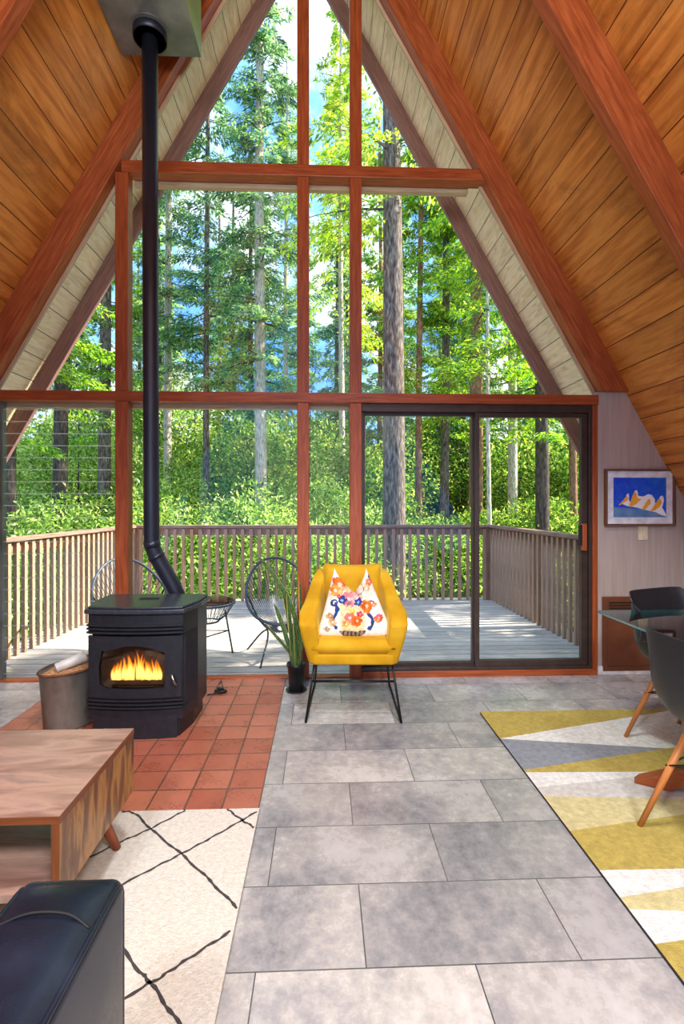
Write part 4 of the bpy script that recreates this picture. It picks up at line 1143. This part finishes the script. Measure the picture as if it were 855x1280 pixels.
# ------------------------------------------------------------------ forest
def gz(x, y):
    return -2.1 + max(0,y-9)*.12 + max(0,y-20)*.10 + .35*MN.noise((x*.13,y*.13,0)) + .02*x*(1 if x > 0 else .3)
mb = MB(); mb.grid(lambda u, v: (-45+90*u, 4.2+62*v, gz(-45+90*u, 4.2+62*v)), 90, 62)
struct('ground', mb, M['ground'], smooth=True)

def leaf_mesh(name, pos, d, nrm, Ls, Ws, tint):
    n = len(pos)
    d /= np.linalg.norm(d,axis=1,keepdims=True)+1e-9
    s = np.cross(d, nrm); s /= np.linalg.norm(s,axis=1,keepdims=True)+1e-9
    up = np.cross(s, d)
    V = np.empty((n,4,3),dtype=np.float32)
    V[:,0] = pos; V[:,1] = pos+d*(Ls*.45)[:,None]+s*(Ws*.5)[:,None]+up*(Ws*.15)[:,None]
    V[:,2] = pos+d*Ls[:,None]-up*(Ls*.12)[:,None]; V[:,3] = pos+d*(Ls*.45)[:,None]-s*(Ws*.5)[:,None]+up*(Ws*.15)[:,None]
    me = bpy.data.meshes.new(name); me.vertices.add(n*4); me.vertices.foreach_set('co', V.ravel())
    me.loops.add(n*4); me.loops.foreach_set('vertex_index', np.arange(n*4,dtype=np.int32))
    me.polygons.add(n); me.polygons.foreach_set('loop_start', np.arange(0,n*4,4,dtype=np.int32)); me.polygons.foreach_set('loop_total', np.full(n,4,dtype=np.int32))
    me.update(calc_edges=True)
    ca = me.color_attributes.new('tint','FLOAT_COLOR','POINT')
    c = np.ones((n,4,4),dtype=np.float32); c[:,:,:3] = tint[:,None,:]
    ca.data.foreach_set('color', c.ravel())
    me.materials.append(M['leaf'])
    return me
def tints(n, cols, w=None):
    P = np.array([lin(c)[:3] for c in cols]); i = RNG.choice(len(P), n, p=w)
    t = P[i]*(RNG.uniform(.75,1.25,(n,1)))*1.15
    return np.minimum(t, .92)
def conifer_mesh(name, H, z0, Rb, nb, lpb, L0, W0, cols, w=None, droop=.25, taper=.75):
    """boughs of flat sprays around a trunk of height H"""
    pos=[]; dr_=[]; nm=[]; br=[]; hue=[]
    for b in range(nb):
        f = RNG.uniform(0,1)**.9; h = z0+(H-z0)*f; a = RNG.uniform(0,2*PI)
        Lb = Rb*(1-taper*f)*RNG.uniform(.55,1.15)
        d = np.array([math.cos(a),math.sin(a),RNG.uniform(-.15,.25)]); sd = np.array([-math.sin(a),math.cos(a),0])
        br.append((h,d,Lb))
        m = int(lpb*RNG.uniform(.6,1.3)*(.4+.6*Lb/Rb))
        t = RNG.uniform(.18,1,m); lat = RNG.uniform(-1,1,m)*Lb*.34*(1.15-t)
        p = d[None]*(t*Lb)[:,None]+sd[None]*lat[:,None]; p[:,2] += h - droop*Lb*t**2 - np.abs(lat)*.25 + RNG.normal(0,.05,m)
        p[:,:2] += RNG.normal(0,.04,(m,2))
        dd = d[None]*.55+sd[None]*(np.sign(lat)*.8)[:,None]+np.array([0,0,-.35])[None]+RNG.normal(0,.3,(m,3))
        pos.append(p); dr_.append(dd); nm.append(np.array([0,0,1.])[None]+RNG.normal(0,.45,(m,3))); hue.append(np.full(m,RNG.uniform(.7,1.3)))
    pos=np.concatenate(pos); dr_=np.concatenate(dr_); nm=np.concatenate(nm); hue=np.concatenate(hue); n=len(pos)
    me = leaf_mesh(name,pos,dr_,nm,L0*RNG.uniform(.6,1.4,n),W0*RNG.uniform(.6,1.4,n),tints(n,cols,w)*hue[:,None])
    return me, br
def bough_mb(br):
    mb = MB()
    for h,d,Lb in br[::2]:
        p = [Vector((0,0,h)) + Vector(d)*Lb*t - Vector((0,0,.25*Lb*t*t)) for t in (0,.35,.7,.95)]
        mb.tube(p, [.028*Lb/2+.006,.02*Lb/2+.004,.010,.004], 4, caps=False)
    return mb
GREEN = [(168,206,70),(134,178,64),(98,146,70),(198,220,96),(84,124,84)]
COOL = [(126,164,112),(100,142,118),(150,184,112),(176,204,124),(84,118,110)]
WARM = [(202,220,86),(176,206,74),(142,182,66),(224,230,130),(112,150,74)]
kinds = []
for i, (H,z0,Rb,nb,lpb,cols,dp) in enumerate(((23,6.0,2.5,120,260,COOL,.3),(22,5.2,2.2,110,230,GREEN,.35),(24,9,2.6,90,260,WARM,.45),(20,4.5,2.0,110,220,GREEN,.25))):
    me, br = conifer_mesh('conifer_foliage', H, z0, Rb, nb, lpb, .17, .05, cols, droop=dp)
    kinds.append((me, bough_mb(br)))
bough_src = {}
def trunk_mb(r, H, lean, seed, n=14):
    mb = MB(); q = random.Random(seed); pts=[]; rs=[]
    for i in range(13):
        f = i/12; pts.append((lean*f*H*.05+.05*math.sin(seed+f*5), .05*math.sin(seed*2+f*4), -.6+f*(H+.6))); rs.append(r*(1.18 if i == 0 else 1)*(1-.62*f))
    mb.tube(pts, rs, n)
    return mb
def tree(x, y, r, H, kind, barkm, label, seed, lean=0, group=None, leaves=True, rz=None, scale=1, zs=1):
    z = gz(x,y)
    t = thing('conifer_tree', label, 'tree', (x,y,z), 0, group)
    trunk_mb(r, H, lean, seed).build('trunk', M[barkm], t, smooth=True)
    if leaves:
        me, bmb = kinds[kind]
        o = bpy.data.objects.new('foliage', me); C.objects.link(o); o.parent = t; o.rotation_euler = (0,0,seed*1.7 if rz is None else rz); o.scale = (scale,scale,zs)
        if kind not in bough_src:
            b = bmb.build('boughs', M['bark_dark'], t); bough_src[kind] = b
        else:
            b = bough_src[kind].copy(); C.objects.link(b); b.parent = t
        b.rotation_euler = o.rotation_euler; b.scale = o.scale
    return t
tree(1.53,10.95,.275,24,2,'bark_grey','thick grey barked trunk just beyond the far deck railing, right of the window posts',1)
tree(-2.13,17.1,.235,25,0,'bark_pale','tall pale straight trunk seen through the middle of the left window bay',2)
tree(-1.91,26.1,.17,25,0,'bark_pale','slender pale trunk just right of the tall pale straight trunk',3)
tree(3.72,18.9,.15,23,1,'bark_red','thin reddish brown trunk right of the thick grey trunk',4)
tree(4.91,19.8,.20,23,3,'bark_grey','medium grey trunk second to the right of the thick grey trunk',5)
tree(5.52,17.8,.28,24,2,'bark_red','broad reddish trunk with pale bark behind the sliding door meeting stile',6)
tree(7.6,19.7,.21,23,1,'bark_pale','straight pale trunk in the middle of the sliding door pane',7)
tree(6.6,14.8,.22,22,3,'bark_dark','dark shaded trunk in the right half of the sliding door pane',8)
tree(9.1,17.7,.15,22,1,'bark_red','reddish trunk at the far right edge of the sliding door',9)
tree(-6.24,20.3,.19,24,0,'bark_pale','pale trunk half hidden behind the stovepipe',10)
tree(-7.44,17.3,.23,23,3,'bark_grey','grey trunk close left of the leftmost window post',11)
tree(-7.42,14.3,.22,22,1,'bark_dark','dark trunk under the left roof slope, mid way along the louvre window',12)
tree(-7.65,12.3,.16,21,3,'bark_dark','dark trunk at the far left edge of the louvre window',13)
tree(.8,21.5,.14,24,2,'bark_pale','slim pale trunk between the two close window posts',14)
tree(-4.3,18.6,.13,23,0,'bark_grey','slim grey trunk in the middle of the left bay, left of the pale straight trunk',16)
tree(4.55,13.4,.07,15,1,'bark_pale','thin pale sapling trunk low behind the fixed door pane',15)
# far forest, each tree leafy to the ground
FAR = [(170,202,104),(140,178,104),(118,158,114),(200,218,130),(104,142,116)]  # leaf colours paled to paint in the haze of distance
far = []
for i in range(2):
    me, br = conifer_mesh('far_conifer_foliage', 22, 1.0, 3.0, 150, 125, .30, .10, FAR if i else COOL, droop=.3)
    far.append((me, bough_mb(br)))
for i, (x,y,lb) in enumerate(((9.0,4.9,'dark conifer added out of view beside the deck to shade the boards'),(10.5,7.6,'green conifer added out of view right of the deck to shade the far boards'))):  # unseen trees added to put the deck in shade
    tree(x,y,.16,11,3,'bark_dark',lb,60+i,zs=.55,scale=1.25)
fb = None; rr = random.Random(21)
spots = [(-21,31),(-17.5,35),(-14.6,29),(-11.5,34),(-9.2,28),(-6.4,36),(-4.3,30),(-1.6,38),(.9,32),(3.4,29.5),(5.6,35),(8,28),(10.2,33),(12.4,27),(14.6,32),(17.4,28.5),(20,33),(-24,27),(23,30),(2.0,40),(-8.5,41),(9.5,40),(15.5,39),(-15,41)]
far_objs = {}
for i, (x, y) in enumerate(spots):
    t = thing('conifer_tree', 'hazy green conifer in the forest far behind the deck', 'tree', (x,y,gz(x,y)), 0, 'conifers far behind the deck')
    trunk_mb(rr.uniform(.14,.22), 23, 0, i+40, 8).build('trunk', M[rr.choice(['bark_dark','bark_grey','bark_red'])], t, smooth=True)
    kd = i % 2
    o = bpy.data.objects.new('foliage', far[kd][0]); C.objects.link(o); o.parent = t; o.rotation_euler = (0,0,rr.uniform(0,6.3)); s = rr.uniform(.85,1.2); o.scale = (s,s,rr.uniform(.75,1.1))
# broadleaf understorey
def bush_mesh(name, rx, ry, h, nc, lpc, L0, W0, cols):
    pos=[]; dd=[]; hu=[]
    for c in range(nc):
        v = RNG.normal(0,1,3); v /= np.linalg.norm(v); v[2] = abs(v[2])*1.0 if RNG.random() < .85 else v[2]*.3
        rad = RNG.uniform(.55,1.0)**.6
        ctr = np.array([v[0]*rx*rad, v[1]*ry*rad, h*.35+v[2]*h*.62*rad])
        m = int(lpc*RNG.uniform(.6,1.4)); q = RNG.normal(0,1,(m,3))*np.array([.24,.24,.12])
        pos.append(ctr+q); dd.append(v[None]*.7+RNG.normal(0,.6,(m,3))+np.array([0,0,-.15])); hu.append(np.full(m,RNG.uniform(.65,1.35)))
    pos=np.concatenate(pos); dd=np.concatenate(dd); hu=np.concatenate(hu); n=len(pos)
    nm = np.array([0,0,1.])[None]+RNG.normal(0,.5,(n,3))
    return leaf_mesh(name,pos,dd,nm,L0*RNG.uniform(.6,1.4,n),W0*RNG.uniform(.6,1.4,n),tints(n,cols)*hu[:,None])
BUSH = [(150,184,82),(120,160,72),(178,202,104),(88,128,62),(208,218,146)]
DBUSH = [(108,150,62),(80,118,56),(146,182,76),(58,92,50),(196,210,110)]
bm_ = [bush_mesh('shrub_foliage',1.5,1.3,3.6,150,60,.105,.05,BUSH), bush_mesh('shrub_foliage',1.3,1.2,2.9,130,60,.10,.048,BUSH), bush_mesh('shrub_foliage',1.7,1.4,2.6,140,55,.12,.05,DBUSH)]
shr = [(-6.9,9.6,1,1,'leafy green shrub at the left end, behind the louvre window'),(-5.2,10.4,0,1,'leafy green shrub second from the left beyond the left deck railing'),(-3.3,10.1,0,1.0,'tall bright green shrub beyond the far left deck corner'),
 (-1.5,10.6,0,1.02,'tall bright green shrub left of the centre window post'),(.1,10.0,1,1.0,'bright green shrub behind the wire patio chair beyond the railing'),(1.3,12.4,1,1,'green shrub close behind the thick grey trunk'),
 (3.2,13.5,2,1,'dark green shrub right of the thick grey trunk'),(5.2,15.5,2,1,'dark green shrub among the trunks behind the fixed door pane'),(7.4,16.5,2,1.05,'dark green shrub behind the sliding door pane'),(5.0,10.2,2,.8,'dark green shrub beyond the far right deck corner'),
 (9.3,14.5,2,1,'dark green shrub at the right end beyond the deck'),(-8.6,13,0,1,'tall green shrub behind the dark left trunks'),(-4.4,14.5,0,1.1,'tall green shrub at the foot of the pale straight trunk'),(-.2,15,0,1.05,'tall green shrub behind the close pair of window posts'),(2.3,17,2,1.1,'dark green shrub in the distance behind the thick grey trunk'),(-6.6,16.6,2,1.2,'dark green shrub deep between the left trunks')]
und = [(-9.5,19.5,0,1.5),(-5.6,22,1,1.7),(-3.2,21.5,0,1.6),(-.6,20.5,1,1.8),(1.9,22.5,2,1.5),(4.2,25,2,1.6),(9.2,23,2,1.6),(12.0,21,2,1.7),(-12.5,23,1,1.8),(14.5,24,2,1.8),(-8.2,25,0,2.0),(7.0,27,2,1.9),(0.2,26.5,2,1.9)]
for i, (x,y,kd,s) in enumerate(und):
    t = thing('understory_tree', 'bright leafy understory tree in the woods beyond the deck', 'tree', (x,y,gz(x,y)-.1), i*1.9, 'leafy understory trees beyond the deck')
    o = bpy.data.objects.new('foliage', bm_[kd]); C.objects.link(o); o.parent = t; o.scale = (s,s,s*1.1)
    mb = MB(); mb.tube([(0,0,-.3),(.05,.02,2),(.1,0,3.6*s)], [.07,.05,.015], 6, caps=False); mb.build('trunk', M['bark_dark'], t)
for i, (x,y,kd,s,lb) in enumerate(shr):
    t = thing('shrub', lb, 'shrub', (x,y,gz(x,y)-.1), i*1.3)
    o = bpy.data.objects.new('foliage', bm_[kd]); C.objects.link(o); o.parent = t; o.scale = (s,s,s)
    mb = MB()
    for j in range(5):
        a = j*1.3+i; mb.tube([(0,0,-.2),(.3*math.cos(a),.3*math.sin(a),.8),(.7*math.cos(a)*s,.7*math.sin(a)*s,1.9*s)], [.035,.025,.01], 5, caps=False)
    mb.build('stems', M['bark_dark'], t)

# ------------------------------------------------------------------ light
sun = bpy.data.lights.new('sun','SUN'); sun.energy = 10.5; sun.angle = math.radians(.6); sun.color = (1.0,.93,.80)
sob = bpy.data.objects.new('sun', sun); C.objects.link(sob)
sd = Vector((.78,.05,.62)).normalized(); sob.rotation_euler = sd.to_track_quat('Z','Y').to_euler()
w = bpy.data.worlds.new('sky'); bpy.context.scene.world = w; w.use_nodes = True; nt = w.node_tree; nt.nodes.clear(); L = nt.links
out = nt.nodes.new('ShaderNodeOutputWorld'); bg = nt.nodes.new('ShaderNodeBackground'); L.new(bg.outputs[0], out.inputs[0])
tc = nt.nodes.new('ShaderNodeTexCoord'); no = nt.nodes.new('ShaderNodeTexNoise'); no.inputs['Scale'].default_value = 3.2; no.inputs['Detail'].default_value = 6; no.inputs['Roughness'].default_value = .6
L.new(tc.outputs['Generated'], no.inputs['Vector'])
r = ramp(nt, [(.40,(70,138,235)), (.50,(128,184,246)), (.59,(252,252,255))]); L.new(no.outputs['Fac'], r.inputs[0]); L.new(r.outputs[0], bg.inputs[0])
bg.inputs[1].default_value = 1.6
def area(name, loc, rot, sx_, sy_, e, col):
    l = bpy.data.lights.new(name,'AREA'); l.shape = 'RECTANGLE'; l.size = sx_; l.size_y = sy_; l.energy = e; l.color = col
    o = bpy.data.objects.new(name,l); C.objects.link(o); o.location = loc; o.rotation_euler = rot; return o
area('ceiling_fill', (.0,-1.2,2.4), (PI,0,0), 2.4, 1.6, 240, (1,.97,.92))  # unseen panel added to brighten the ceiling, no fixture there
def spot(name, loc, aim, e, half, r, col, blend=.35):
    l = bpy.data.lights.new(name,'SPOT'); l.energy = e; l.shadow_soft_size = r; l.color = col; l.spot_size = 2*math.radians(half); l.spot_blend = blend
    o = bpy.data.objects.new(name,l); C.objects.link(o); o.location = loc
    o.rotation_euler = (Vector(aim)-Vector(loc)).to_track_quat('-Z','Y').to_euler(); return o
spot('fill_spot', (.35,.7,5.2), (.3,1.0,0), 520, 44, .3, (.90,.95,1))  # overhead fill added to brighten the floor, no fixture there
spot('fill_spot', (-1.0,-1.4,3.4), (-.8,1.0,0), 370, 36, .3, (.92,.96,1))  # frontal fill added behind the camera, left side
spot('fill_spot', (1.1,-1.5,3.4), (1.0,1.0,0), 370, 36, .3, (.92,.96,1))  # frontal fill added behind the camera, right side
sc_ = bpy.context.scene
sc_.view_settings.view_transform = 'Standard'
sc_.view_settings.exposure = .5
sc_.cycles.max_bounces = 10; sc_.cycles.transparent_max_bounces = 24; sc_.cycles.diffuse_bounces = 5
sc_.cycles.use_denoising = True
